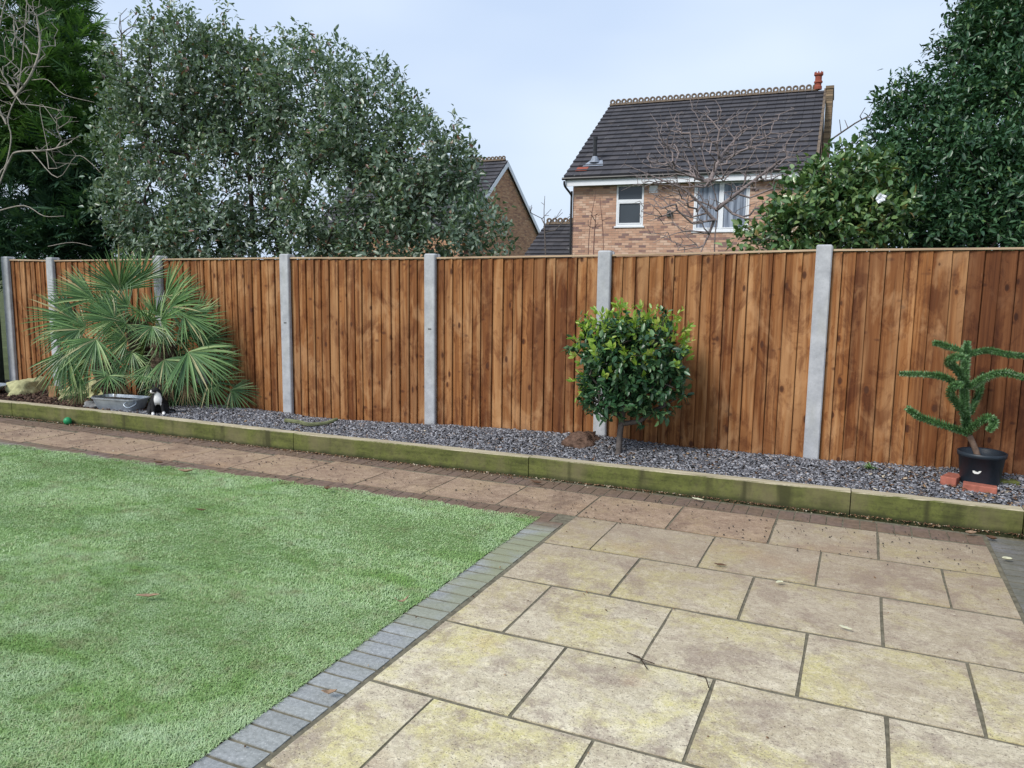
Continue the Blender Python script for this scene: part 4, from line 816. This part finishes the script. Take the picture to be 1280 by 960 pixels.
# a few sideways shoots
rng = np.random.default_rng(9); SH = [(-.42, .32), (-.44, .0), (-.46, -.15), (.46, .3), (.44, .12), (.42, -.05), (.08, .48), (-.2, .42), (-.35, .38), (.3, .4), (.5, .2), (-.38, -.2), (.24, .36), (-.3, .44), (.2, .44), (-.05, .42), (.38, .36), (-.47, .2), (-.43, -.28), (.46, -.15), (.4, .44), (-.12, .5)]
PB = []; PD = []; PN = []; PL = []; sm = MB()
for x, z in SH:
    tip_ = bc + rt*x + Vector((0, 0, z)); st_ = bc + rt*x*.6 + Vector((0, 0, z*.6)); d_ = (tip_-st_).normalized(); sm.tube([st_-bay.location, tip_-bay.location], [.003, .0015], 4)
    for q in range(9):
        PB.append(st_.lerp(tip_, .45+.55*rng.random())-bay.location); PD.append(d_*.7+Vector(rng.normal(size=3))*.5+Vector((0, 0, .3))); PN.append(rng.normal(size=3)+np.array([0, -.5, 1])); PL.append(.05*(.7+.5*rng.random()))
V, F = leaf_cloud(np.array(PB), np.array(PD), nrm(np.array(PN)), np.array(PL), np.array(PL)*.42, .15); link('shoot_leaves', np_mesh('shoot_leaves', V, F, MT['bay_young_leaf']), bay); sm.build('shoot', MT['bark_grey'], bay)

# ------------------------------------------------------------------ monkey puzzle in a black pot
pc = Vector((.815, 6.15, .145))
pot = empty('plant_pot', pc); tag(pot, 'black plastic plant pot holding the monkey puzzle, on red bricks', 'pot')
simple('pot_plastic', (.018, .027, .038), .45, .4, .2, 12, .05)
MB().lathe([(0, 0), (.112, 0), (.118, .02), (.142, .225), (.150, .226), (.153, .255), (.147, .258), (.140, .250), (.136, .20), (0, .20)], 36).build('pot_body', MT['pot_plastic'], pot, True)
MB().lathe([(.134, .205), (.08, .212), (0, .215)], 24).build('compost', MT['soil'], pot)
simple('white_mark', (.75, .75, .72), .6, .3, .05, 20, 0)
sk_ = MB(); pts_ = [(-.9, .25), (-.55, .3), (-.45, .0), (.1, .0), (.35, .35), (.75, .4), (.55, -.05), (.2, -.5), (-.5, -.55), (-.85, -.25)]
sk_.add([(0, 0, 0)]+[(x*.032, 0, z*.026) for x, z in pts_], [(0, 1+(i+1) % 10, 1+i) for i in range(10)])
a_ = math.atan2(-6.16, -.815)-.12
sk_.build('white_mark', MT['white_mark'], pot, loc=(.1345*math.cos(a_), .1345*math.sin(a_), .135), rot=(.12, 0, a_+PI/2))
t = NT('araucaria', .45, .4); t.col(t.ramp(t.isl(), [(0., (.022, .062, .018)), (.55, (.065, .145, .040)), (.9, (.12, .25, .10)), (1., (.24, .34, .19))])); MT['arau'] = t.m
simple('arau_bark', (.17, .115, .085), .9, .15, .35, 30, .5)
mpz = empty('monkey_puzzle', pc+Vector((0, 0, .2))); tag(mpz, 'young monkey puzzle tree with curling spiky green arms in a black pot', 'tree')
mb_ = Vector(mpz.location)
def arm(name, pts, r, seed, spines=1.0, up=None):
    q = smooth_path([Vector(p)-mb_ for p in pts], 7); m = MB(); n = len(q); L = sum((q[i+1]-q[i]).length for i in range(n-1))
    r = r*.95; rad = [r*(.62+.38*math.sin(PI*min(1, .25+.75*(i/(n-1)))))*(1 if i < n-2 else .7) for i in range(n)]; m.tube(q, rad, 7); rr = random.Random(seed)
    ns_ = int(L*760*spines)
    for k in range(ns_):
        u = (k+.5)/ns_*(n-1.001); i = int(u); p = q[i].lerp(q[i+1], u-i); t_ = (q[i+1]-q[i]).normalized(); o_ = (Vector((.3, .5, .8))-t_*t_.dot(Vector((.3, .5, .8)))).normalized(); o_.rotate(Matrix.Rotation(k*2.39996+rr.uniform(-.15, .15), 3, t_)); o_.normalize()
        s_ = t_.cross(o_); b_ = p+o_*rad[i]*.8; ln = rr.uniform(.022, .031)*(1 if rad[i] > .012 else .85); w = .0058
        tipp = b_ + (o_*1.0+t_*.45).normalized()*ln; m.add([b_-s_*w-t_*.003, b_+s_*w-t_*.003, tipp, b_+o_*.004+t_*.010], [(0, 1, 3), (1, 2, 3), (2, 0, 3)])
    return m.build(name, MT['arau'], mpz)
DM = 5.95
def mpp(*a): return a
b0 = [(0.798,6.160,0.349), (0.761,6.160,0.442), (0.715,6.150,0.530), (0.688,6.140,0.671)]
MB().tube([Vector(p)-mb_ for p in smooth_path([b0[0], b0[1], b0[2]], 5)], .0205, 9).build('trunk', MT['arau_bark'], mpz, True)
arm('leader', [(0.722,6.150,0.502), (0.687,6.150,0.697), (0.669,6.150,0.920), (0.665,6.150,1.159)], .021, 1, 1.3)
arm('branch', [(0.700,6.150,0.529), (0.541,6.050,0.587), (0.395,5.980,0.642), (0.320,5.950,0.697)], .015, 2)
arm('branch', [(0.712,6.130,0.533), (0.766,6.000,0.632), (0.804,5.920,0.675), (0.833,5.880,0.647), (0.801,5.850,0.601)], .016, 3)
arm('branch', [(0.699,6.130,0.645), (0.619,5.980,0.744), (0.564,5.860,0.826), (0.575,5.780,0.890), (0.609,5.720,0.905)], .016, 4)
arm('branch', [(0.677,6.150,0.826), (0.548,6.080,0.909), (0.425,6.020,0.930), (0.260,5.980,0.929)], .013, 5)
arm('branch', [(0.722,6.170,0.652), (0.768,6.240,0.776), (0.785,6.280,0.857), (0.804,6.320,0.928)], .013, 6)
arm('branch', [(0.700,6.150,0.839), (0.778,6.100,0.916), (0.888,6.050,0.966), (1.037,6.000,0.933)], .015, 7)
arm('branch', [(0.672,6.150,1.071), (0.793,6.150,1.104), (0.907,6.120,1.085), (1.063,6.100,1.079)], .012, 8)
arm('branch', [(0.661,6.150,1.087), (0.564,6.120,1.118), (0.503,6.100,1.138), (0.457,6.080,1.143)], .013, 9)
arm('branch', [(0.675,6.130,0.878), (0.592,6.000,0.986), (0.542,5.900,1.030), (0.569,5.820,1.076), (0.620,5.740,1.080)], .017, 10)
# bricks by the pot
simple('red_brick', (.34, .12, .085), .9, .15, .25, 18, .3); simple('mossy_brick', (.10, .11, .035), .95, .1, .4, 18, .4)
def loose_brick(x, y, z, rz, label, m='red_brick', dims=(.21, .1, .06), rx=0):
    bm = bmesh.new(); bmesh.ops.create_cube(bm, size=1)
    for v in bm.verts: v.co = Vector((v.co.x*dims[0], v.co.y*dims[1], v.co.z*dims[2]))
    bmesh.ops.bevel(bm, geom=bm.edges[:], offset=.004, segments=1, affect='EDGES'); me = bpy.data.meshes.new('loose_brick'); bm.to_mesh(me); bm.free(); me.materials.append(MT[m])
    tag(link('loose_brick', me, None, (x, y, z), (rx, .03, rz)), label, 'brick')
loose_brick(.80, 5.99, .172, -.12, 'red brick lying in front of the black plant pot', dims=(.20, .09, .06))
loose_brick(.645, 6.13, .185, 1.25, 'red brick half under the left side of the black plant pot', dims=(.2, .1, .065))
loose_brick(.985, 6.22, .17, .3, 'mossy green brick to the right of the black plant pot', 'mossy_brick', (.14, .1, .07))

# ------------------------------------------------------------------ tub, cat, rocks, small things in the bed
t = NT('galvanised', .45, .5); t.b.inputs['Metallic'].default_value = .55; t.col(t.ramp(t.noise(t.co('Object'), 12, 6, .7), [(.3, (.28, .32, .37)), (.7, (.50, .55, .60))])); MT['galv'] = t.m
tub = empty('galvanised_tub', (-7.07, 5.66, .115), math.radians(8)); tag(tub, 'oblong grey galvanised metal tub with a side handle under the palm', 'tub')
def rrect(a, b, r, n=5):
    out = []
    for cx, cy, a0 in ((a-r, b-r, 0), (-a+r, b-r, 90), (-a+r, -b+r, 180), (a-r, -b+r, 270)):
        for k in range(n): an = math.radians(a0+90*k/(n-1)); out.append((cx+r*math.cos(an), cy+r*math.sin(an)))
    return out
tb = MB(); Rs = [(rrect(.235, .10, .07), 0), (rrect(.285, .14, .09), .135), (rrect(.295, .15, .095), .136), (rrect(.297, .152, .096), .150), (rrect(.285, .14, .09), .151), (rrect(.279, .134, .088), .136), (rrect(.235, .10, .07), .03)]
m_ = len(Rs[0][0]); tb.add([(x, y, z) for R_, z in Rs for x, y in R_], [(i*m_+k, i*m_+(k+1) % m_, (i+1)*m_+(k+1) % m_, (i+1)*m_+k) for i in range(len(Rs)-1) for k in range(m_)] + [tuple(range(m_-1, -1, -1)), tuple((len(Rs)-1)*m_+k for k in range(m_))])
tb.build('tub_body', MT['galv'], tub)
MB().tube(smooth_path([(.20, -.125, .13), (.19, -.165, .10), (.235, -.16, .07), (.275, -.10, .10), (.27, -.085, .13)], 4), .006, 6).build('handle', MT['galv'], tub)
MB().add([(x, y, .12) for x, y in rrect(.27, .13, .08)], [tuple(range(m_))]).build('compost', MT['soil'], tub)

def rock(name, label, loc, dims, m, seed, rough=.25, cat='rock', sub=3):
    bm = bmesh.new(); bmesh.ops.create_icosphere(bm, subdivisions=sub, radius=1)
    for v in bm.verts:
        p = v.co.copy(); d_ = 1 + rough*noise.noise(p*1.3+Vector((seed, 0, 0))) + rough*.45*noise.noise(p*3.4+Vector((0, seed, 0))) + rough*.18*noise.noise(p*9)
        v.co = Vector((p.x*d_*dims[0], p.y*d_*dims[1], p.z*d_*dims[2]))
    me = bpy.data.meshes.new(name); bm.to_mesh(me); bm.free(); me.materials.append(MT[m]); me.polygons.foreach_set('use_smooth', [sub < 4]*len(me.polygons)); return tag(link(name, me, None, loc, (0, 0, seed)), label, cat)
simple('rock_brown', (.12, .075, .055), .95, .1, .6, 22, 1., .02); simple('rock_yellow', (.38, .37, .20), .9, .15, .35, 14, .8, .015); simple('rock_grey', (.18, .18, .18), .9, .15, .5, 16, .8, .015)
rock('brown_rock', 'rough dark brown rock on the slate beside the middle concrete post', (-2.10, 6.14, .185), (.165, .12, .085), 'rock_brown', 1.3, .6)
rock('yellow_rock', 'large pale lichen covered yellow rock at the far left of the bed', (-9.10, 6.02, .15), (.36, .18, .16), 'rock_yellow', 2.1, .45)
rock('pitted_rock', 'knobbly cream and yellow pitted rock between the wooden stub and the palm', (-8.05, 6.12, .15), (.24, .16, .15), 'rock_yellow', 4.2, 1.0, sub=4)
rock('dark_rock', 'dark grey lumpy rock against the left end of the metal tub', (-7.42, 5.58, .145), (.10, .07, .055), 'rock_grey', 3.3, .8)
rock('small_grey_rock', 'pale grey stone half hidden below the right side of the palm', (-6.42, 6.15, .45), (.06, .05, .07), 'rock_grey', 6.3, .5)
simple('stub_wood', (.33, .19, .10), .9, .15, .3, 20, .3)
MB().box((-.045, -.03, 0), (.045, .03, .20)).build('wooden_stub', MT['stub_wood'], None, loc=(-8.37, 5.83, .07), rot=(.05, .08, .3)); tag(bpy.data.objects['wooden_stub'], 'short orange brown wooden stub standing in the bark mulch', 'post')
dish = empty('glass_dish', (-9.30, 5.62, .14)); tag(dish, 'round grey blue dish standing in the bed at the left edge', 'dish')
MB().lathe([(0, 0), (.12, 0), (.24, .09), (.25, .10), (.235, .10), (.12, .02), (0, .02)], 28).build('dish_body', MT['galv'], dish, True)
t = NT('pale_pebbles', .5, .4); t.col(t.ramp(t.vor(t.co('Object'), 45, 'F1', 'Distance'), [(.1, (.55, .60, .66)), (.6, (.20, .24, .28))])); MT['pebble'] = t.m
MB().lathe([(.225, .088), (.12, .095), (0, .097)], 24).build('dish_filling', MT['pebble'], dish)
simple('ball_green', (.015, .23, .085), .45, .4, .2, 20, .1)
bl = rock('green_ball', 'small green ball on the path against the sleeper', (-7.40, 5.285, .038), (.04, .04, .04), 'ball_green', 0, .0, 'ball')
MB().tube(smooth_path([(-5.05, 5.86, .155), (-4.85, 5.83, .16), (-4.72, 5.80, .155), (-4.60, 5.90, .165), (-4.52, 5.98, .20)], 4), [.022]*10+[.018]*6+[.012], 7).build('mossy_stick', simple('stick_green', (.14, .15, .08), .9, .15, .35, 20, .4)); tag(bpy.data.objects['mossy_stick'], 'greenish grey bent stick lying on the slate chippings', 'stick')

# cat: one skinned body, colouring by position
cat = empty('cat', (-6.505, 5.64, .13), math.radians(49)); tag(cat, 'black and white cat sitting on the bed edge beside the tub, head turned left', 'cat')
t = NT('cat_fur', .75, .25); v = t.co('Object'); white = None
def ball_mask(t, v, c, r, soft=.25, sc=(1, 1, 1)):
    mp_ = t.n('ShaderNodeVectorMath', operation='SUBTRACT'); t.t.links.new(v, mp_.inputs[0]); mp_.inputs[1].default_value = c
    ml = t.n('ShaderNodeVectorMath', operation='MULTIPLY'); t.t.links.new(mp_.outputs[0], ml.inputs[0]); ml.inputs[1].default_value = sc
    ln = t.n('ShaderNodeVectorMath', operation='LENGTH'); t.t.links.new(ml.outputs[0], ln.inputs[0]); nz2 = t.math('MULTIPLY', t.noise(v, 60, 2), .012)
    return t.ramp(t.math('DIVIDE', t.math('ADD', ln.outputs['Value'], nz2), r), [(1-soft, 1.), (1., 0.)])
cc = (.012, .012, .014)
for c_, r_2, sc in (((0, -.105, .165), .066, (1.45, .8, .72)), ((-.055, -.135, .01), .045, (1, .7, .9)), ((.052, -.135, .01), .045, (1, .7, .9)), ((-.075, -.085, .247), .036, (1, 1, 1.1)), ((-.045, -.095, .222), .030, (1, 1, 1))):
    cc = t.mix(ball_mask(t, v, c_, r_2, .15, sc), cc, (.80, .79, .77))
t.col(cc); t.bump(t.noise(t.co('Object', (1, 1, .4)), 220, 3), .3, .003); MT['cat'] = t.m
def skin(name, verts, edges, radii, m, parent, sub=2):
    me = bpy.data.meshes.new(name); me.from_pydata([tuple(v) for v in verts], edges, []); me.materials.append(m); o = link(name, me, parent)
    md = o.modifiers.new('skin', 'SKIN'); me.skin_vertices.new() if not me.skin_vertices else None
    md.use_smooth_shade = True
    for i, r in enumerate(radii): me.skin_vertices[0].data[i].radius = r if isinstance(r, tuple) else (r, r)
    me.skin_vertices[0].data[0].use_root = True
    s_ = o.modifiers.new('sub', 'SUBSURF'); s_.levels = sub; s_.render_levels = sub; return o
CV = [(0, .075, .065), (0, .03, .125), (0, -.035, .185), (-.004, -.055, .225), (-.012, -.066, .262), (-.045, -.083, .250), (-.068, -.092, .240),
      (-.042, -.07, .12), (-.047, -.085, .06), (-.05, -.095, .018), (-.052, -.125, .012), (.040, -.07, .12), (.045, -.085, .06), (.048, -.095, .018), (.05, -.125, .012),
      (-.07, .03, .06), (-.085, -.02, .022), (-.085, -.06, .014), (.07, .03, .06), (.085, -.02, .022), (.085, -.06, .014),
      (.02, .14, .03), (.09, .15, .018), (.15, .09, .016), (.16, .02, .016)]
CE = [(0, 1), (1, 2), (2, 3), (3, 4), (4, 5), (5, 6), (2, 7), (7, 8), (8, 9), (9, 10), (2, 11), (11, 12), (12, 13), (13, 14), (0, 15), (15, 16), (16, 17), (0, 18), (18, 19), (19, 20), (0, 21), (21, 22), (22, 23), (23, 24)]
CR = [.078, .072, .060, .040, .044, .026, .013, .026, .019, .016, .015, .026, .019, .016, .015, .05, .022, .017, .05, .022, .017, .018, .014, .013, .008]
skin('cat_body', CV, CE, CR, MT['cat'], cat)
for ex, ey in ((-.038, -.050), (.018, -.072)):
    MB().add([(ex-.014, ey, .288), (ex+.014, ey-.006, .290), (ex+.003, ey+.014, .288), (ex+.002, ey+.002, .330)], [(0, 1, 3), (1, 2, 3), (2, 0, 3), (0, 2, 1)]).build('ear', MT['cat'], cat)
simple('cat_eye', (.06, .07, .02), .15, .6, .1, 20, 0); simple('cat_nose', (.35, .15, .14), .4)
for p in ((-.052, -.052, .272), (-.030, -.105, .272)): MB().lathe([(0, -.005), (.0045, -.002), (.0045, .002), (0, .005)], 8, p).build('eye', MT['cat_eye'], cat)
MB().lathe([(0, -.004), (.0045, 0), (0, .004)], 8, (-.081, -.097, .244)).build('nose', MT['cat_nose'], cat)

# fallen leaves: one thing each
simple('leaf_tan', (.33, .22, .14), .7, .3, .3, 40, .3); simple('leaf_brown', (.13, .07, .04), .7, .3, .3, 40, .3); simple('leaf_pale', (.62, .60, .42), .7, .3, .15, 40, .2)
def fallen_leaf(loc, L, w, rz, m, label, curl=.35, seed=0):
    n = 7; V = []; F = []; r = random.Random(seed)
    for i in range(n+1):
        u = i/n; ww = w*math.sin(PI*min(1, u*.93+.04))**.8; zc = curl*L*(u-.5)**2*1.3 + r.uniform(0, .003)
        V += [(L*(u-.5), -ww, zc+ww*.7), (L*(u-.5)+.003, 0, zc), (L*(u-.5), ww*r.uniform(.8, 1), zc+ww*.8)]
    for i in range(n): a = i*3; F += [(a, a+1, a+4, a+3), (a+1, a+2, a+5, a+4)]
    me = mesh('fallen_leaf', V, F, MT[m], True); o = link('fallen_leaf', me, None, loc, (0, 0, rz)); sol = o.modifiers.new('thick', 'SOLIDIFY'); sol.thickness = .0012; tag(o, label, 'leaf'); return o
fallen_leaf((-3.0, 2.49, .022), .105, .013, .55, 'leaf_tan', 'long curled tan dead leaf lying on the lawn nearest the viewer', .3, 1)
fallen_leaf((-3.43, 4.40, .022), .06, .022, 1.9, 'leaf_brown', 'small brown leaf near the back edge of the lawn by the path', .9, 2)
fallen_leaf((-4.72, 4.32, .022), .12, .022, .45, 'leaf_tan', 'pale curled leaf at the back of the lawn, left half', .5, 3)
fallen_leaf((-5.15, 4.44, .020), .09, .018, .2, 'leaf_brown', 'dark brown leaf on the lawn edge below the galvanised tub', .4, 4)
fallen_leaf((-3.85, 3.63, .020), .07, .010, .3, 'leaf_brown', 'thin reddish brown leaf in the middle of the lawn', .4, 14)
fallen_leaf((-1.70, 2.17, .012), .055, .012, .6, 'leaf_tan', 'crumpled tan leaf on the block edging near the cream slabs', .8, 5)
fallen_leaf((-1.90, 2.98, .015), .07, .008, .9, 'leaf_tan', 'narrow arched leaf on the lawn side of the block edging', 1.2, 6)
fallen_leaf((.83, 4.98, .01), .055, .018, .3, 'leaf_pale', 'pale cream leaf on the dark blocks at the right edge', .5, 7)
fallen_leaf((-.98, 5.40, .01), .09, .014, -.3, 'leaf_pale', 'pale leaf on the path at the sleeper foot below the bay tree', .4, 8)
fallen_leaf((-2.18, 5.31, .01), .10, .016, -.15, 'leaf_brown', 'dark brown leaf on the path below the sleeper joint left of the bay tree', .4, 9)
fallen_leaf((-.30, 4.05, .008), .045, .012, .8, 'leaf_pale', 'small whitish leaf on a slab at the patio centre', .3, 10)
fallen_leaf((.02, 3.62, .008), .06, .010, -.3, 'leaf_pale', 'pale yellow leaf on a slab right of the patio centre', .3, 11)
fallen_leaf((-.62, 4.17, .008), .07, .010, .1, 'leaf_brown', 'dark leaf beside a slab joint at the top of the patio', .3, 12)
fallen_leaf((.70, 5.42, .01), .07, .02, .5, 'leaf_tan', 'tan leaf at the sleeper foot near the right end', .5, 13)
fallen_leaf((.80, 5.36, .01), .06, .02, -.4, 'leaf_brown', 'dark red brown leaf at the right corner of the sleeper foot', .6, 15)
simple('twig_dark', (.05, .035, .025), .9, .1)
for a, b, l in ((((-.80, 2.98), (-.69, 2.88)), 1, 'forked dark twig on a slab joint in the middle of the patio'), (((-.50, 2.92), (-.44, 2.84)), 2, 'short dark twig on the slab joint right of the forked twig')):
    q0, q1 = Vector((*a[0], .006)), Vector((*a[1], .006)); m = MB().tube([q0, q0.lerp(q1, .5)+Vector((.008, .01, .012)), q1], .0024, 5)
    if b == 1: m.tube([q0.lerp(q1, .3)+Vector((0, 0, .006)), q0.lerp(q1, .9)+Vector((.03, .03, .008))], .0018, 5)
    tag(m.build('twig', MT['twig_dark']), l, 'twig')
# weeds in the slate
leaf_mat('weed_leaf', [(0., (.08, .16, .05)), (1., (.22, .34, .14))], .5, .4, .2)
for (x, y), l in (((.12, 6.18), 'small green weed sprouting in the slate left of the black pot'),):
    r = np.random.default_rng(3); n = 16; P = np.tile([0., 0, 0.01], (n, 1)); D = nrm(r.normal(size=(n, 3))*[1, 1, .3]+[0, 0, .4]); V, F = leaf_cloud(P, D, np.tile([0, 0, 1.], (n, 1)), r.uniform(.035, .07, n), np.full(n, .018))
    tag(link('weed', np_mesh('weed', V, F, MT['weed_leaf']), None, (x, y, bed_z(x, y)+.01)), l, 'weed')
